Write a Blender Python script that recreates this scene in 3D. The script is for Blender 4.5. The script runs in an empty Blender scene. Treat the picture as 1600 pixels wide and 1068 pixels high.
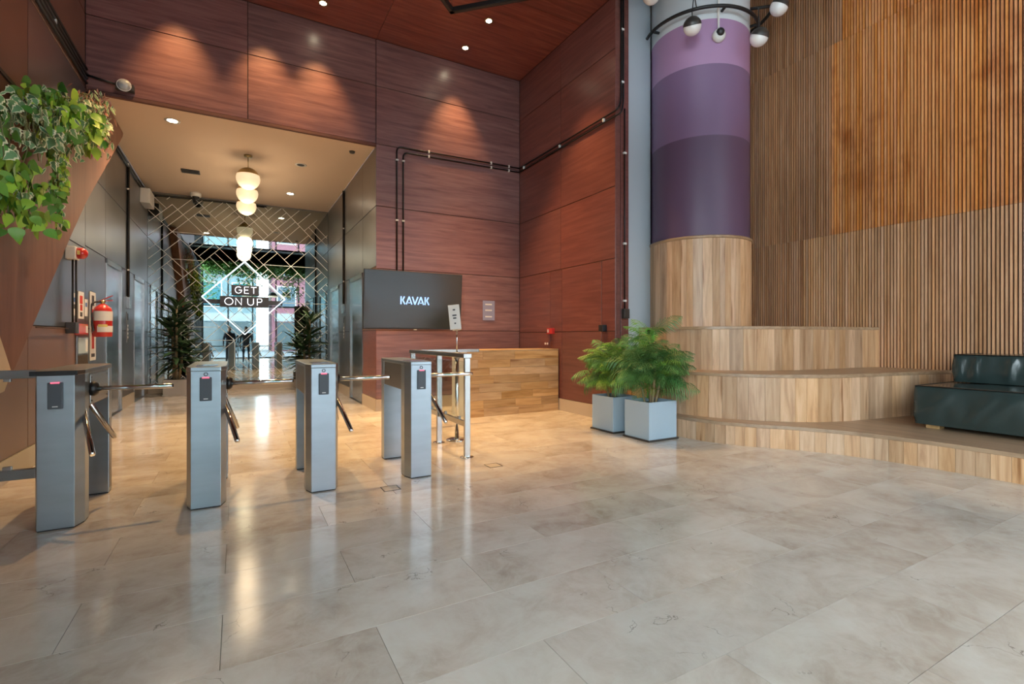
import bpy, bmesh, math, random
from mathutils import Vector, Matrix, Euler
random.seed(7)
R = random.Random(11)
PI = math.pi
SC = bpy.context.scene
COL = SC.collection

# ------------------------------------------------------------------ camera, world, light, exposure
cam_data = bpy.data.cameras.new('camera')
cam = bpy.data.objects.new('camera', cam_data); COL.objects.link(cam)
YAW = math.atan(428/767)
cam.location = (0, 0, 1.25); cam.rotation_euler = (PI/2, 0, -YAW)
cam_data.sensor_fit = 'HORIZONTAL'; cam_data.sensor_width = 36; cam_data.lens = 36*767/1600
cam_data.shift_y = -8/1600; cam_data.clip_start = 0.02; cam_data.clip_end = 300
SC.camera = cam
world = bpy.data.worlds.new('world'); SC.world = world; world.use_nodes = True
bg = world.node_tree.nodes['Background']
bg.inputs[0].default_value = (0.84, 0.915, 1.0, 1); bg.inputs[1].default_value = 9.2
SC.view_settings.view_transform = 'Standard'; SC.view_settings.look = 'None'
SC.view_settings.exposure = 0.62; SC.view_settings.gamma = 1.0; SC.view_settings.use_curve_mapping = False
SC.cycles.max_bounces = 8; SC.cycles.diffuse_bounces = 5; SC.cycles.glossy_bounces = 4
SC.cycles.transparent_max_bounces = 12; SC.cycles.sample_clamp_indirect = 6.0
SC.cycles.caustics_reflective = False; SC.cycles.caustics_refractive = False

def area_light(name, loc, rot, sx, sy, power, color, portal=False):
    l = bpy.data.lights.new(name, 'AREA'); l.shape = 'RECTANGLE'; l.size = sx; l.size_y = sy
    l.energy = power; l.color = color
    o = bpy.data.objects.new(name, l); COL.objects.link(o); o.location = loc; o.rotation_euler = rot
    if portal: l.cycles.is_portal = True
    return o
def spot(name, loc, power, color, angle=70, blend=0.6, size=0.04, target=None):
    l = bpy.data.lights.new(name, 'SPOT'); l.energy = power; l.color = color
    l.spot_size = math.radians(angle); l.spot_blend = blend; l.shadow_soft_size = size
    o = bpy.data.objects.new(name, l); COL.objects.link(o); o.location = loc
    if target:
        o.rotation_euler = (Vector(target)-Vector(loc)).to_track_quat('-Z', 'Y').to_euler()
    return o
# daylight enters through the street front behind the camera
area_light('daylight_portal', (3.2, -5.9, 3.8), (PI/2, 0, 0), 9.8, 7.4, 1, (1, 1, 1), portal=True)

area_light('side_daylight_portal', (-1.9, -2.8, 3.9), (0, -PI/2, 0), 7.3, 5.5, 1, (1, 1, 1), portal=True)  # portal for the side window that was added to light the slats
WARM = (1.0, 0.62, 0.26)
CEIL_Z = 6.24
YB_ = 8.3
LOBBY_SPOTS = [(3.43, 7.80), (1.11, 7.79), (0.35, 7.80), (-0.75, 7.80), (3.46, 6.95), (1.11, 6.95)]
for (x, y) in LOBBY_SPOTS:
    spot('downlight_lamp', (x, y, CEIL_Z-0.06), 170 if y > 7.5 else 520, WARM, 56 if y > 7.5 else 62, 1.0 if y > 7.5 else .75, 0.05, target=(x, YB_-.02, 4.3) if y > 7.5 else (x, y, 0))
for (x, y) in [(3.9, 6.1), (2.3, 6.6), (-.2, 6.7)]:
    spot('downlight_lamp', (x, y, CEIL_Z-0.06), 470, WARM, 70, 0.8, 0.05)
# ------------------------------------------------------------------ helpers
ORG = {}
def org(o): return ORG.get(o.name, Vector((0, 0, 0))) if o else Vector((0, 0, 0))
class MB:
    def __init__(s): s.v = []; s.f = []; s.sm = []
    def add(s, vs, fs, smooth=False):
        n = len(s.v); s.v += [tuple(v) for v in vs]
        for f in fs: s.f.append(tuple(i+n for i in f)); s.sm.append(smooth)
        return s
    def box(s, x0, x1, y0, y1, z0, z1):
        return s.add([(x0,y0,z0),(x1,y0,z0),(x1,y1,z0),(x0,y1,z0),(x0,y0,z1),(x1,y0,z1),(x1,y1,z1),(x0,y1,z1)],
                     [(0,3,2,1),(4,5,6,7),(0,1,5,4),(1,2,6,5),(2,3,7,6),(3,0,4,7)])
    def obox(s, c, size, mat):
        hx, hy, hz = [q/2 for q in size]; c = Vector(c)
        vs = [c + mat @ Vector(p) for p in [(-hx,-hy,-hz),(hx,-hy,-hz),(hx,hy,-hz),(-hx,hy,-hz),(-hx,-hy,hz),(hx,-hy,hz),(hx,hy,hz),(-hx,hy,hz)]]
        return s.add(vs, [(0,3,2,1),(4,5,6,7),(0,1,5,4),(1,2,6,5),(2,3,7,6),(3,0,4,7)])
    def prism(s, poly, z0, z1, axis='z', smooth=False):
        n = len(poly)
        def P(a, b, h):
            return (a, b, h) if axis == 'z' else ((h, a, b) if axis == 'x' else (a, h, b))
        vs = [P(a, b, z0) for a, b in poly] + [P(a, b, z1) for a, b in poly]
        m = len(s.v); s.v += vs
        s.f.append(tuple(m+i for i in range(n))[::-1]); s.sm.append(False)
        s.f.append(tuple(m+n+i for i in range(n))); s.sm.append(False)
        for i in range(n):
            j = (i+1) % n; s.f.append((m+i, m+j, m+n+j, m+n+i)); s.sm.append(smooth)
        return s
    def tube(s, pts, r, n=8, cap=True):
        pts = [Vector(p) for p in pts]; rings = []; up = None
        rs = r if isinstance(r, (list, tuple)) else [r]*len(pts)
        for i, p in enumerate(pts):
            a = pts[max(0, i-1)]; b = pts[min(len(pts)-1, i+1)]; t = (b-a).normalized()
            if up is None: up = Vector((0,0,1)) if abs(t.z) < .9 else Vector((1,0,0))
            side = t.cross(up)
            if side.length < 1e-5: side = t.cross(Vector((0.3,1,0.2)))
            side.normalize(); up = side.cross(t).normalized()
            rings.append([p + (side*math.cos(2*PI*k/n) + up*math.sin(2*PI*k/n))*rs[i] for k in range(n)])
        m = len(s.v)
        for ring in rings: s.v += [tuple(q) for q in ring]
        for i in range(len(pts)-1):
            for k in range(n):
                k2 = (k+1) % n
                s.f.append((m+i*n+k, m+i*n+k2, m+(i+1)*n+k2, m+(i+1)*n+k)); s.sm.append(True)
        if cap:
            s.f.append(tuple(m+k for k in range(n))[::-1]); s.sm.append(False)
            e = m+(len(pts)-1)*n; s.f.append(tuple(e+k for k in range(n))); s.sm.append(False)
        return s
    def lathe(s, prof, c, n=24, a0=0, a1=2*PI, mat=None):
        full = abs(a1-a0-2*PI) < 1e-6; k = n if full else n+1; m = len(s.v); c = Vector(c)
        for (r, z) in prof:
            for i in range(k):
                a = a0+(a1-a0)*i/n; p = Vector((r*math.cos(a), r*math.sin(a), z))
                if mat is not None: p = mat @ p
                s.v.append(tuple(c+p))
        for j in range(len(prof)-1):
            for i in range(n):
                i2 = (i+1) % k
                s.f.append((m+j*k+i, m+j*k+i2, m+(j+1)*k+i2, m+(j+1)*k+i)); s.sm.append(True)
        return s
    def mesh(s, name, off=Vector((0,0,0))):
        me = bpy.data.meshes.new(name)
        me.from_pydata([(v[0]-off.x, v[1]-off.y, v[2]-off.z) for v in s.v], [], s.f)
        me.polygons.foreach_set('use_smooth', s.sm)
        me.update()
        bm = bmesh.new(); bm.from_mesh(me); bmesh.ops.recalc_face_normals(bm, faces=bm.faces); bm.to_mesh(me); bm.free()
        return me
def link(name, me, m, parent=None, loc=None, rot=None):
    o = bpy.data.objects.new(name, me); COL.objects.link(o)
    if m is not None and me is not None and len(me.materials) == 0: me.materials.append(m)
    if parent: o.parent = parent
    if loc is not None: o.location = loc
    if rot is not None: o.rotation_euler = rot
    ORG[o.name] = org(parent)
    return o
def part(name, mb, m, parent=None, bevel=0, label=None, seg=2, stuff=False):
    o = link(name, mb.mesh(name, org(parent)), m, parent)
    if bevel:
        b = o.modifiers.new('bevel', 'BEVEL'); b.width = bevel; b.segments = seg; b.limit_method = 'ANGLE'; b.angle_limit = 0.6
    if label: o['label'] = label
    if stuff: o['kind'] = 'stuff'
    return o
def struct(name, mb, m, label, cat='wall'):
    o = part(name, mb, m); o['kind'] = 'structure'; o['label'] = label; o['category'] = cat
    return o
def thing(name, label, cat, loc=(0,0,0), group=None):
    o = bpy.data.objects.new(name, None); COL.objects.link(o); o.location = loc; o.empty_display_size = .1
    o['label'] = label; o['category'] = cat
    if group: o['group'] = group
    ORG[o.name] = Vector(loc)
    return o
def single(name, mb, m, label, cat, group=None, bevel=0):
    o = part(name, mb, m, None, bevel); o['label'] = label; o['category'] = cat
    if group: o['group'] = group
    return o
def arc(c, r, a0, a1, n, plane='xy'):
    out = []
    for i in range(n+1):
        a = a0+(a1-a0)*i/n; p, q = r*math.cos(a), r*math.sin(a)
        out.append((c[0]+p, c[1]+q, c[2]) if plane == 'xy' else ((c[0]+p, c[1], c[2]+q) if plane == 'xz' else (c[0], c[1]+p, c[2]+q)))
    return out
def round_path(pts, r, n=5):
    pts = [Vector(p) for p in pts]; out = [pts[0]]
    for i in range(1, len(pts)-1):
        a, b, c = pts[i-1], pts[i], pts[i+1]
        u = (a-b).normalized(); v = (c-b).normalized()
        p0 = b+u*r; p1 = b+v*r
        for k in range(n+1):
            t = k/n; out.append(p0*(1-t)**2 + b*2*t*(1-t) + p1*t*t)
    out.append(pts[-1]); return out
def catmull(P, n=10):
    P = [Vector(p) for p in P]; out = []
    Q = [P[0]*2-P[1]] + P + [P[-1]*2-P[-2]]
    for i in range(1, len(Q)-2):
        a, b, c, d = Q[i-1], Q[i], Q[i+1], Q[i+2]
        for k in range(n):
            t = k/n
            out.append(0.5*((2*b)+(c-a)*t+(2*a-5*b+4*c-d)*t*t+(3*b-a-3*c+d)*t**3))
    out.append(P[-1]); return out
# ------------------------------------------------------------------ materials
def nt(name):
    m = bpy.data.materials.new(name); m.use_nodes = True
    t = m.node_tree; return m, t, t.nodes['Principled BSDF']
def N(t, kind, **kw):
    n = t.nodes.new(kind)
    for k, v in kw.items():
        if k.startswith('_'): setattr(n, k[1:], v)
        else: n.inputs[k.replace('__', ' ')].default_value = v
    return n
def rgb(c): return (c[0], c[1], c[2], 1)
def plain(name, c, rough=.5, metal=0, spec=.5, coat=0, bump=0, bscale=80, emit=None, es=1):
    m, t, b = nt(name)
    b.inputs['Base Color'].default_value = rgb(c); b.inputs['Roughness'].default_value = rough
    b.inputs['Metallic'].default_value = metal; b.inputs['Specular IOR Level'].default_value = spec
    b.inputs['Coat Weight'].default_value = coat
    if emit: b.inputs['Emission Color'].default_value = rgb(emit); b.inputs['Emission Strength'].default_value = es
    if bump:
        n = N(t, 'ShaderNodeTexNoise', Scale=bscale, Detail=4.0); bp = N(t, 'ShaderNodeBump', Strength=bump, Distance=.01)
        t.links.new(n.outputs['Fac'], bp.inputs['Height']); t.links.new(bp.outputs['Normal'], b.inputs['Normal'])
    return m
def ramp(t, stops):
    r = t.nodes.new('ShaderNodeValToRGB'); e = r.color_ramp.elements
    while len(e) < len(stops): e.new(.5)
    for i, (p, c) in enumerate(stops): e[i].position = p; e[i].color = rgb(c)
    return r
def pos_random(t, scale, rnd=40.0):
    """world position plus a per-object offset, scaled per axis"""
    g = t.nodes.new('ShaderNodeNewGeometry'); oi = t.nodes.new('ShaderNodeObjectInfo')
    mul = N(t, 'ShaderNodeMath', _operation='MULTIPLY'); mul.inputs[1].default_value = rnd
    t.links.new(oi.outputs['Random'], mul.inputs[0])
    add = N(t, 'ShaderNodeVectorMath', _operation='ADD')
    t.links.new(g.outputs['Position'], add.inputs[0]); t.links.new(mul.outputs[0], add.inputs[1])
    mp = N(t, 'ShaderNodeVectorMath', _operation='MULTIPLY'); mp.inputs[1].default_value = scale
    t.links.new(add.outputs[0], mp.inputs[0])
    return mp, oi
def wood(name, dark, mid, light, scale, rough=.4, vary=.35, coat=.0, bump=.08, spec=.5, knots=False, blotch=None):
    m, t, b = nt(name)
    mp, oi = pos_random(t, scale)
    n1 = N(t, 'ShaderNodeTexNoise', Scale=1.0, Detail=7.0, Roughness=.62, Distortion=.6)
    t.links.new(mp.outputs[0], n1.inputs['Vector'])
    r1 = ramp(t, [(.28, dark), (.5, mid), (.72, light)])
    t.links.new(n1.outputs['Fac'], r1.inputs['Fac'])
    # tone of the single board
    hs = t.nodes.new('ShaderNodeHueSaturation')
    mr = N(t, 'ShaderNodeMapRange'); mr.inputs['To Min'].default_value = 1-vary; mr.inputs['To Max'].default_value = 1+vary*.8
    t.links.new(oi.outputs['Random'], mr.inputs['Value']); t.links.new(mr.outputs[0], hs.inputs['Value'])
    sat = N(t, 'ShaderNodeMath', _operation='MULTIPLY_ADD'); sat.inputs[1].default_value = -vary*.9; sat.inputs[2].default_value = 1+vary*.45
    rr = N(t, 'ShaderNodeMath', _operation='FRACT'); r7 = N(t, 'ShaderNodeMath', _operation='MULTIPLY'); r7.inputs[1].default_value = 7.31
    t.links.new(oi.outputs['Random'], r7.inputs[0]); t.links.new(r7.outputs[0], rr.inputs[0])
    t.links.new(rr.outputs[0], sat.inputs[0]); t.links.new(sat.outputs[0], hs.inputs['Saturation'])
    t.links.new(r1.outputs[0], hs.inputs['Color'])
    last = hs.outputs[0]
    if blotch:
        g = t.nodes.new('ShaderNodeNewGeometry')
        n3 = N(t, 'ShaderNodeTexNoise', Scale=1.5, Detail=4.0, Roughness=.55); t.links.new(g.outputs['Position'], n3.inputs['Vector'])
        r3 = ramp(t, [(.5, (0,0,0)), (.72, (1,1,1))]); t.links.new(n3.outputs['Fac'], r3.inputs['Fac'])
        mx = N(t, 'ShaderNodeMix', _data_type='RGBA', _blend_type='MULTIPLY')
        t.links.new(r3.outputs[0], mx.inputs['Factor']); t.links.new(last, mx.inputs['A']); mx.inputs['B'].default_value = rgb(blotch)
        last = mx.outputs['Result']
    if knots:
        v = N(t, 'ShaderNodeTexVoronoi', Scale=.55); v.inputs['Randomness'].default_value = 1
        t.links.new(mp.outputs[0], v.inputs['Vector'])
        r2 = ramp(t, [(.0, (.38,.26,.17)), (.09, (.62,.5,.4)), (.17, (1,1,1))]); t.links.new(v.outputs['Distance'], r2.inputs['Fac'])
        mx = N(t, 'ShaderNodeMix', _data_type='RGBA', _blend_type='MULTIPLY', Factor=.95)
        t.links.new(last, mx.inputs['A']); t.links.new(r2.outputs[0], mx.inputs['B']); last = mx.outputs['Result']
    t.links.new(last, b.inputs['Base Color'])
    b.inputs['Roughness'].default_value = rough; b.inputs['Coat Weight'].default_value = coat; b.inputs['Coat Roughness'].default_value = .25
    b.inputs['Specular IOR Level'].default_value = spec
    bp = N(t, 'ShaderNodeBump', Strength=bump, Distance=.01)
    t.links.new(n1.outputs['Fac'], bp.inputs['Height']); t.links.new(bp.outputs['Normal'], b.inputs['Normal'])
    return m
def brushed(name, c, rough=.3, metal=1.0, scale=(2, 2, 90), var=.12, streak=None):
    m, t, b = nt(name)
    mp, oi = pos_random(t, scale)
    n1 = N(t, 'ShaderNodeTexNoise', Scale=1.0, Detail=2.0, Roughness=.5); t.links.new(mp.outputs[0], n1.inputs['Vector'])
    r1 = ramp(t, [(.3, [q*(1-var) for q in c]), (.7, [min(1, q*(1+var)) for q in c])]); t.links.new(n1.outputs['Fac'], r1.inputs['Fac'])
    t.links.new(r1.outputs[0], b.inputs['Base Color'])
    b.inputs['Roughness'].default_value = rough
    b.inputs['Metallic'].default_value = metal
    return m
def clear_glass(name, tint=(.93, .97, .96), gl=.12):
    m, t, b = nt(name); t.nodes.remove(b); out = t.nodes['Material Output']
    tr = N(t, 'ShaderNodeBsdfTransparent', Color=rgb(tint)); g = N(t, 'ShaderNodeBsdfGlossy', Roughness=.02)
    lw = N(t, 'ShaderNodeLayerWeight'); pw = N(t, 'ShaderNodeMath', _operation='POWER'); pw.inputs[1].default_value = 5.0
    ma = N(t, 'ShaderNodeMath', _operation='MULTIPLY_ADD'); ma.inputs[1].default_value = .9; ma.inputs[2].default_value = .04
    t.links.new(lw.outputs['Facing'], pw.inputs[0]); t.links.new(pw.outputs[0], ma.inputs[0]); mx = t.nodes.new('ShaderNodeMixShader')
    t.links.new(ma.outputs[0], mx.inputs[0]); t.links.new(tr.outputs[0], mx.inputs[1]); t.links.new(g.outputs[0], mx.inputs[2])
    t.links.new(mx.outputs[0], out.inputs['Surface']); return m

def marble():
    m, t, b = nt('cream_marble')
    mp, oi = pos_random(t, (1, 1, 1), 60)
    n1 = N(t, 'ShaderNodeTexNoise', Scale=2.2, Detail=8.0, Roughness=.62, Distortion=.5); t.links.new(mp.outputs[0], n1.inputs['Vector'])
    r1 = ramp(t, [(.25, (.37,.295,.235)), (.42, (.50,.42,.355)), (.58, (.60,.53,.465)), (.78, (.68,.635,.585))]); t.links.new(n1.outputs['Fac'], r1.inputs['Fac'])
    # clouds of paler stone
    n2 = N(t, 'ShaderNodeTexNoise', Scale=7.0, Detail=6.0, Roughness=.7, Distortion=1.2); t.links.new(mp.outputs[0], n2.inputs['Vector'])
    r2 = ramp(t, [(.42, (0,0,0)), (.66, (.45,.45,.45))]); t.links.new(n2.outputs['Fac'], r2.inputs['Fac'])
    mx = N(t, 'ShaderNodeMix', _data_type='RGBA'); t.links.new(r2.outputs[0], mx.inputs['Factor']); t.links.new(r1.outputs[0], mx.inputs['A'])
    mx.inputs['B'].default_value = (.64,.60,.55,1)
    # thin dark cracks
    w = N(t, 'ShaderNodeTexVoronoi', Scale=1.7, _feature='DISTANCE_TO_EDGE'); 
    nd = N(t, 'ShaderNodeTexNoise', Scale=5.0, Detail=5.0); t.links.new(mp.outputs[0], nd.inputs['Vector'])
    ad = N(t, 'ShaderNodeVectorMath', _operation='MULTIPLY_ADD'); ad.inputs[1].default_value = (.5,.5,.5)
    t.links.new(nd.outputs['Color'], ad.inputs[0]); t.links.new(mp.outputs[0], ad.inputs[2]); t.links.new(ad.outputs[0], w.inputs['Vector'])
    r3 = ramp(t, [(.0, (1,1,1)), (.006, (0,0,0))]); t.links.new(w.outputs['Distance'], r3.inputs['Fac'])
    n4 = N(t, 'ShaderNodeTexNoise', Scale=2.9, Detail=2.0); t.links.new(ad.outputs[0], n4.inputs['Vector'])
    r4 = ramp(t, [(.58, (0,0,0)), (.64, (.8,.8,.8))]); t.links.new(n4.outputs['Fac'], r4.inputs['Fac'])
    mm = N(t, 'ShaderNodeMath', _operation='MULTIPLY'); t.links.new(r3.outputs[0], mm.inputs[0]); t.links.new(r4.outputs[0], mm.inputs[1])
    mx2 = N(t, 'ShaderNodeMix', _data_type='RGBA'); t.links.new(mm.outputs[0], mx2.inputs['Factor']); t.links.new(mx.outputs['Result'], mx2.inputs['A'])
    mx2.inputs['B'].default_value = (.13,.11,.09,1)
    hs = t.nodes.new('ShaderNodeHueSaturation'); mr = N(t, 'ShaderNodeMapRange'); mr.inputs['To Min'].default_value = .93; mr.inputs['To Max'].default_value = 1.05
    t.links.new(oi.outputs['Random'], mr.inputs['Value']); t.links.new(mr.outputs[0], hs.inputs['Value']); t.links.new(mx2.outputs['Result'], hs.inputs['Color'])
    t.links.new(hs.outputs[0], b.inputs['Base Color'])
    mr2 = N(t, 'ShaderNodeMapRange'); mr2.inputs['To Min'].default_value = .08; mr2.inputs['To Max'].default_value = .2
    t.links.new(n1.outputs['Fac'], mr2.inputs['Value']); t.links.new(mr2.outputs[0], b.inputs['Roughness'])
    b.inputs['Specular IOR Level'].default_value = .6
    return m
M = {}
M['marble'] = marble()
M['marble_base'] = plain('beige_stone', (.52,.43,.33), .35, bump=.03)
M['grout'] = plain('floor_grout', (.22,.19,.16), .8)
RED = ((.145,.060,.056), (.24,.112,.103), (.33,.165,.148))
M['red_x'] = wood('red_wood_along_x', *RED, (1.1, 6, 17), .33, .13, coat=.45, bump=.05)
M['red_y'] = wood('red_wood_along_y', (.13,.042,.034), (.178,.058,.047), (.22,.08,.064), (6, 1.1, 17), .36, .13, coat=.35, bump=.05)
M['red_c'] = wood('red_wood_ceiling', (.12,.026,.018), (.215,.05,.033), (.31,.092,.057), (1.0, 15, 6), .34, .12, coat=.25, bump=.05)
M['dark_red'] = plain('dark_red_backing', (.035,.012,.01), .6)
M['panel_brown'] = brushed('brown_metal_panel', (.25,.14,.105), .40, .35, (.7, .7, 1.2), .12)
M['panel_steel'] = brushed('grey_metal_panel', (.27,.265,.275), .32, .9, (.8, .8, 1.4), .12)
M['steel'] = brushed('brushed_steel', (.38,.435,.475), .30, .9, (3, 3, 14), .05)
M['steel_h'] = brushed('brushed_steel_rail', (.44,.435,.42), .27, 1.0, (3, 3, 9), .04)
M['steel_dark'] = brushed('dark_steel', (.25,.24,.23), .35, .9, (3, 3, 12), .06)
M['door_steel'] = brushed('elevator_steel', (.58,.60,.62), .2, 1.0, (12, 12, 1), .05)
M['chrome'] = plain('chrome', (.75,.75,.75), .12, 1)
M['black'] = plain('black_metal', (.018,.017,.017), .4, .2)
M['black_plastic'] = plain('black_plastic', (.02,.02,.022), .45)
M['reader'] = plain('dark_grey_plastic', (.075,.085,.10), .45)
M['clip'] = plain('white_clip', (.75,.73,.7), .45)
M['white'] = plain('white_plastic', (.72,.70,.66), .45)
M['plaster'] = plain('white_plaster', (.66,.68,.70), .75, bump=.02, bscale=30)
M['grey_plaster'] = plain('grey_plaster', (.44,.48,.52), .7, bump=.02, bscale=30)
M['beige_ceiling'] = plain('beige_ceiling_paint', (.76,.60,.47), .75, bump=.01, bscale=20)
M['hall_ceiling'] = plain('hall_ceiling_paint', (.6,.58,.55), .8)
M['purple_dark'] = plain('dark_purple_paint', (.120,.070,.125), .45, bump=.01)
M['purple_mid'] = plain('mid_purple_paint', (.215,.13,.235), .45, bump=.01)
M['lilac'] = plain('lilac_paint', (.43,.25,.42), .45, bump=.01)
OAK = ((.38,.20,.10), (.57,.345,.195), (.68,.45,.28))
M['oak_v'] = wood('oak_boards', *OAK, (16, 16, 1.3), .42, .22, bump=.06, knots=True)
M['oak_tread'] = wood('oak_tread', (.27,.165,.095), (.40,.255,.15), (.47,.31,.19), (14, 1.2, 14), .33, .1, bump=.04)
M['oak_h'] = wood('oak_boards_lying', (.36,.20,.08), (.55,.34,.16), (.66,.45,.24), (1.4, 11, 13), .4, .2, bump=.05, knots=True)
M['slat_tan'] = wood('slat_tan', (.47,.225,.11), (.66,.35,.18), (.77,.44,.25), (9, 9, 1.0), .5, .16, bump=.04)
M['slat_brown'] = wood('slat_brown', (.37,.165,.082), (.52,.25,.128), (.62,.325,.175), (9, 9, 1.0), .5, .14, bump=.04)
M['slat_orange'] = wood('slat_orange', (.52,.17,.05), (.78,.31,.10), (.87,.40,.15), (9, 9, 1.0), .45, .12, bump=.04, blotch=(.62,.42,.3))
M['slat_back'] = plain('slat_backing', (.012,.009,.008), .9)
M['corten'] = wood('rust_brown_cladding', (.135,.05,.026), (.195,.08,.044), (.25,.11,.066), (4, 4, .5), .5, .05, bump=.03)
M['beige_patch'] = plain('beige_patch', (.62,.48,.33), .6)
M['glass'] = clear_glass('clear_glass')
M['leather'] = plain('dark_green_leather', (.027,.042,.040), .24, coat=.25)
M['piping'] = plain('black_piping', (.008,.01,.01), .4)
M['planter'] = plain('blue_grey_planter', (.40,.515,.61), .5, bump=.02)
M['planter2'] = plain('grey_beige_planter', (.42,.38,.34), .5)
M['soil'] = plain('soil', (.05,.035,.025), .95, bump=.6, bscale=60)
M['stem'] = plain('plant_cane', (.34,.24,.13), .7, bump=.3, bscale=60)
M['red'] = plain('red_enamel', (.55,.025,.02), .3, coat=.5)
M['label'] = plain('paper_label', (.75,.76,.76), .6)
M['yellow'] = plain('yellow_label', (.75,.62,.2), .6)
M['blueink'] = plain('blue_print', (.08,.2,.5), .6)
M['redink'] = plain('red_print', (.6,.05,.04), .6)
M['ink'] = plain('dark_print', (.06,.06,.07), .6)
M['brass'] = plain('brass', (.50,.38,.17), .3, .9)
M['globe_on'] = plain('lit_opal_glass', (.9,.8,.65), .3, emit=(1,.74,.43), es=.5)
M['globe_off'] = plain('opal_glass', (.86,.84,.82), .25, coat=.3)
M['cap_grey'] = plain('dark_grey_cap', (.075,.068,.062), .4, .5)
M['lamp_warm'] = plain('lit_downlight', (1,1,1), .4, emit=(1,.85,.6), es=30)
M['neon'] = plain('neon_tube', (.9,.95,1), .3, emit=(.72,.88,1), es=2.6)
M['letter'] = plain('lit_letter', (.9,.9,.9), .4, emit=(.88,.94,1), es=1.6)
M['plate'] = plain('charcoal_plate', (.05,.05,.06), .4)
M['tv_screen'] = plain('glossy_screen', (.03,.03,.03), .16, spec=.9)
M['tv_logo'] = plain('screen_logo', (.2,.35,.8), .4, emit=(.34,.55,1.0), es=.9)
M['notice'] = plain('translucent_notice', (.30,.30,.43), .15, spec=.6)
M['lens'] = plain('grey_glass_lens', (.45,.47,.48), .12, coat=.5)
M['red_led'] = plain('red_indicator', (.6,.05,.08), .4, emit=(1,.12,.2), es=1.2)
def mirror_mat():
    m, t, b = nt('grey_mirror'); b.inputs['Base Color'].default_value = (.36,.41,.41,1); b.inputs['Metallic'].default_value = 1
    b.inputs['Roughness'].default_value = .015; return m
M['mirror'] = mirror_mat()
M['etch'] = plain('etched_line', (.85,.86,.84), .5)

# ------------------------------------------------------------------ setting: floor
XL, XC, XR, XS = -1.74, 2.02, 4.80, 8.20       # left wall, passage wall, right wall, slat wall
YB, YM, YF = 8.30, 13.30, -6.0                  # back wall, mirror, street front
PZ = 4.45                                       # passage ceiling
HZ = 7.6
fl = struct('floor', MB().box(XL-.3, XS+.3, YF, YM+.2, -.2, -.004), M['grout'], 'cream marble floor laid in running bond', 'floor')
part('paving', MB().box(XL, XS, YF, 0.42, -.004, 0), M['marble'], fl)
tile_cache = {}
TW, TD = 1.16, 0.43
row = 0; y = 0.42
while y < YM-.01:
    y1 = min(y+TD, YM)
    xoff = -0.06 if row % 2 == 0 else 0.52
    # rows are set so that joints fall at y 2.13, 2.57, 3.0
    x = xoff-TW*2
    xmax = (5.9 if y < 5.5 else XR) if y < YB else XC
    while x < xmax:
        a, b_ = max(x, XL), min(x+TW, xmax)
        if b_-a > .02:
            key = (round(b_-a, 3), round(y1-y, 3))
            if key not in tile_cache:
                g = .0012; w, d = key[0]-2*g, key[1]-2*g
                mb = MB(); mb.box(-w/2, w/2, -d/2, d/2, -.012, 0); me = mb.mesh('tile'); me.materials.append(M['marble']); tile_cache[key] = me
            link('tile', tile_cache[key], None, fl, ((a+b_)/2, (y+y1)/2, 0))
        x += TW
    y = y1; row += 1
part('paving', MB().box(5.9, XS, .42, 6.2, -.004, -.001), M['marble'], fl)
# ------------------------------------------------------------------ setting: walls made of panels
def panel_yz(wall, xface, sx, y0, y1, z0, z1, mat, g=.011, th=.014, name='panel'):
    a, b_ = (xface-th, xface) if sx > 0 else (xface, xface+th)
    return part(name, MB().box(a, b_, y0+g/2, y1-g/2, z0+g/2, z1-g/2), mat, wall, .002, seg=1)
def panel_xz(wall, yface, x0, x1, z0, z1, mat, g=.011, th=.014, name='panel'):
    return part(name, MB().box(x0+g/2, x1-g/2, yface, yface+th, z0+g/2, z1-g/2), mat, wall, .002, seg=1)
ROWS = [.2, 1.36, 2.40, 3.45, 4.49, 5.46, 6.24]
# back wall (Y = YB), right part beside the passage and the band above the passage
wb = struct('wall_back', MB().box(XC+.02, XR+.3, YB+.014, YB+.2, 0, HZ).box(XL-.2, XC+.02, YB+.014, YB+.2, PZ+.02, HZ), M['dark_red'], 'red wood panelled wall behind the reception desk')
for z0, z1 in zip(ROWS[:-1], ROWS[1:]):
    panel_xz(wb, YB, XC, XR, z0, z1, M['red_x'])
for z0, z1 in ((4.49, 5.46), (5.46, 6.24)):
    panel_xz(wb, YB, XL, .126, z0, z1, M['red_x']); panel_xz(wb, YB, .126, XC, z0, z1, M['red_x'])
tr = struct('trim_1', MB().box(XL, XC, YB-.012, YB+.05, PZ-.005, 4.487), plain('opening_trim', (.13,.05,.04), .75), 'thin dark trim along the top of the passage opening', 'trim')
bb = struct('baseboard_back', MB().box(XC-.008, XR, YB-.012, YB+.02, 0, .2), M['marble_base'], 'beige stone skirting under the red back wall', 'baseboard')
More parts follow.
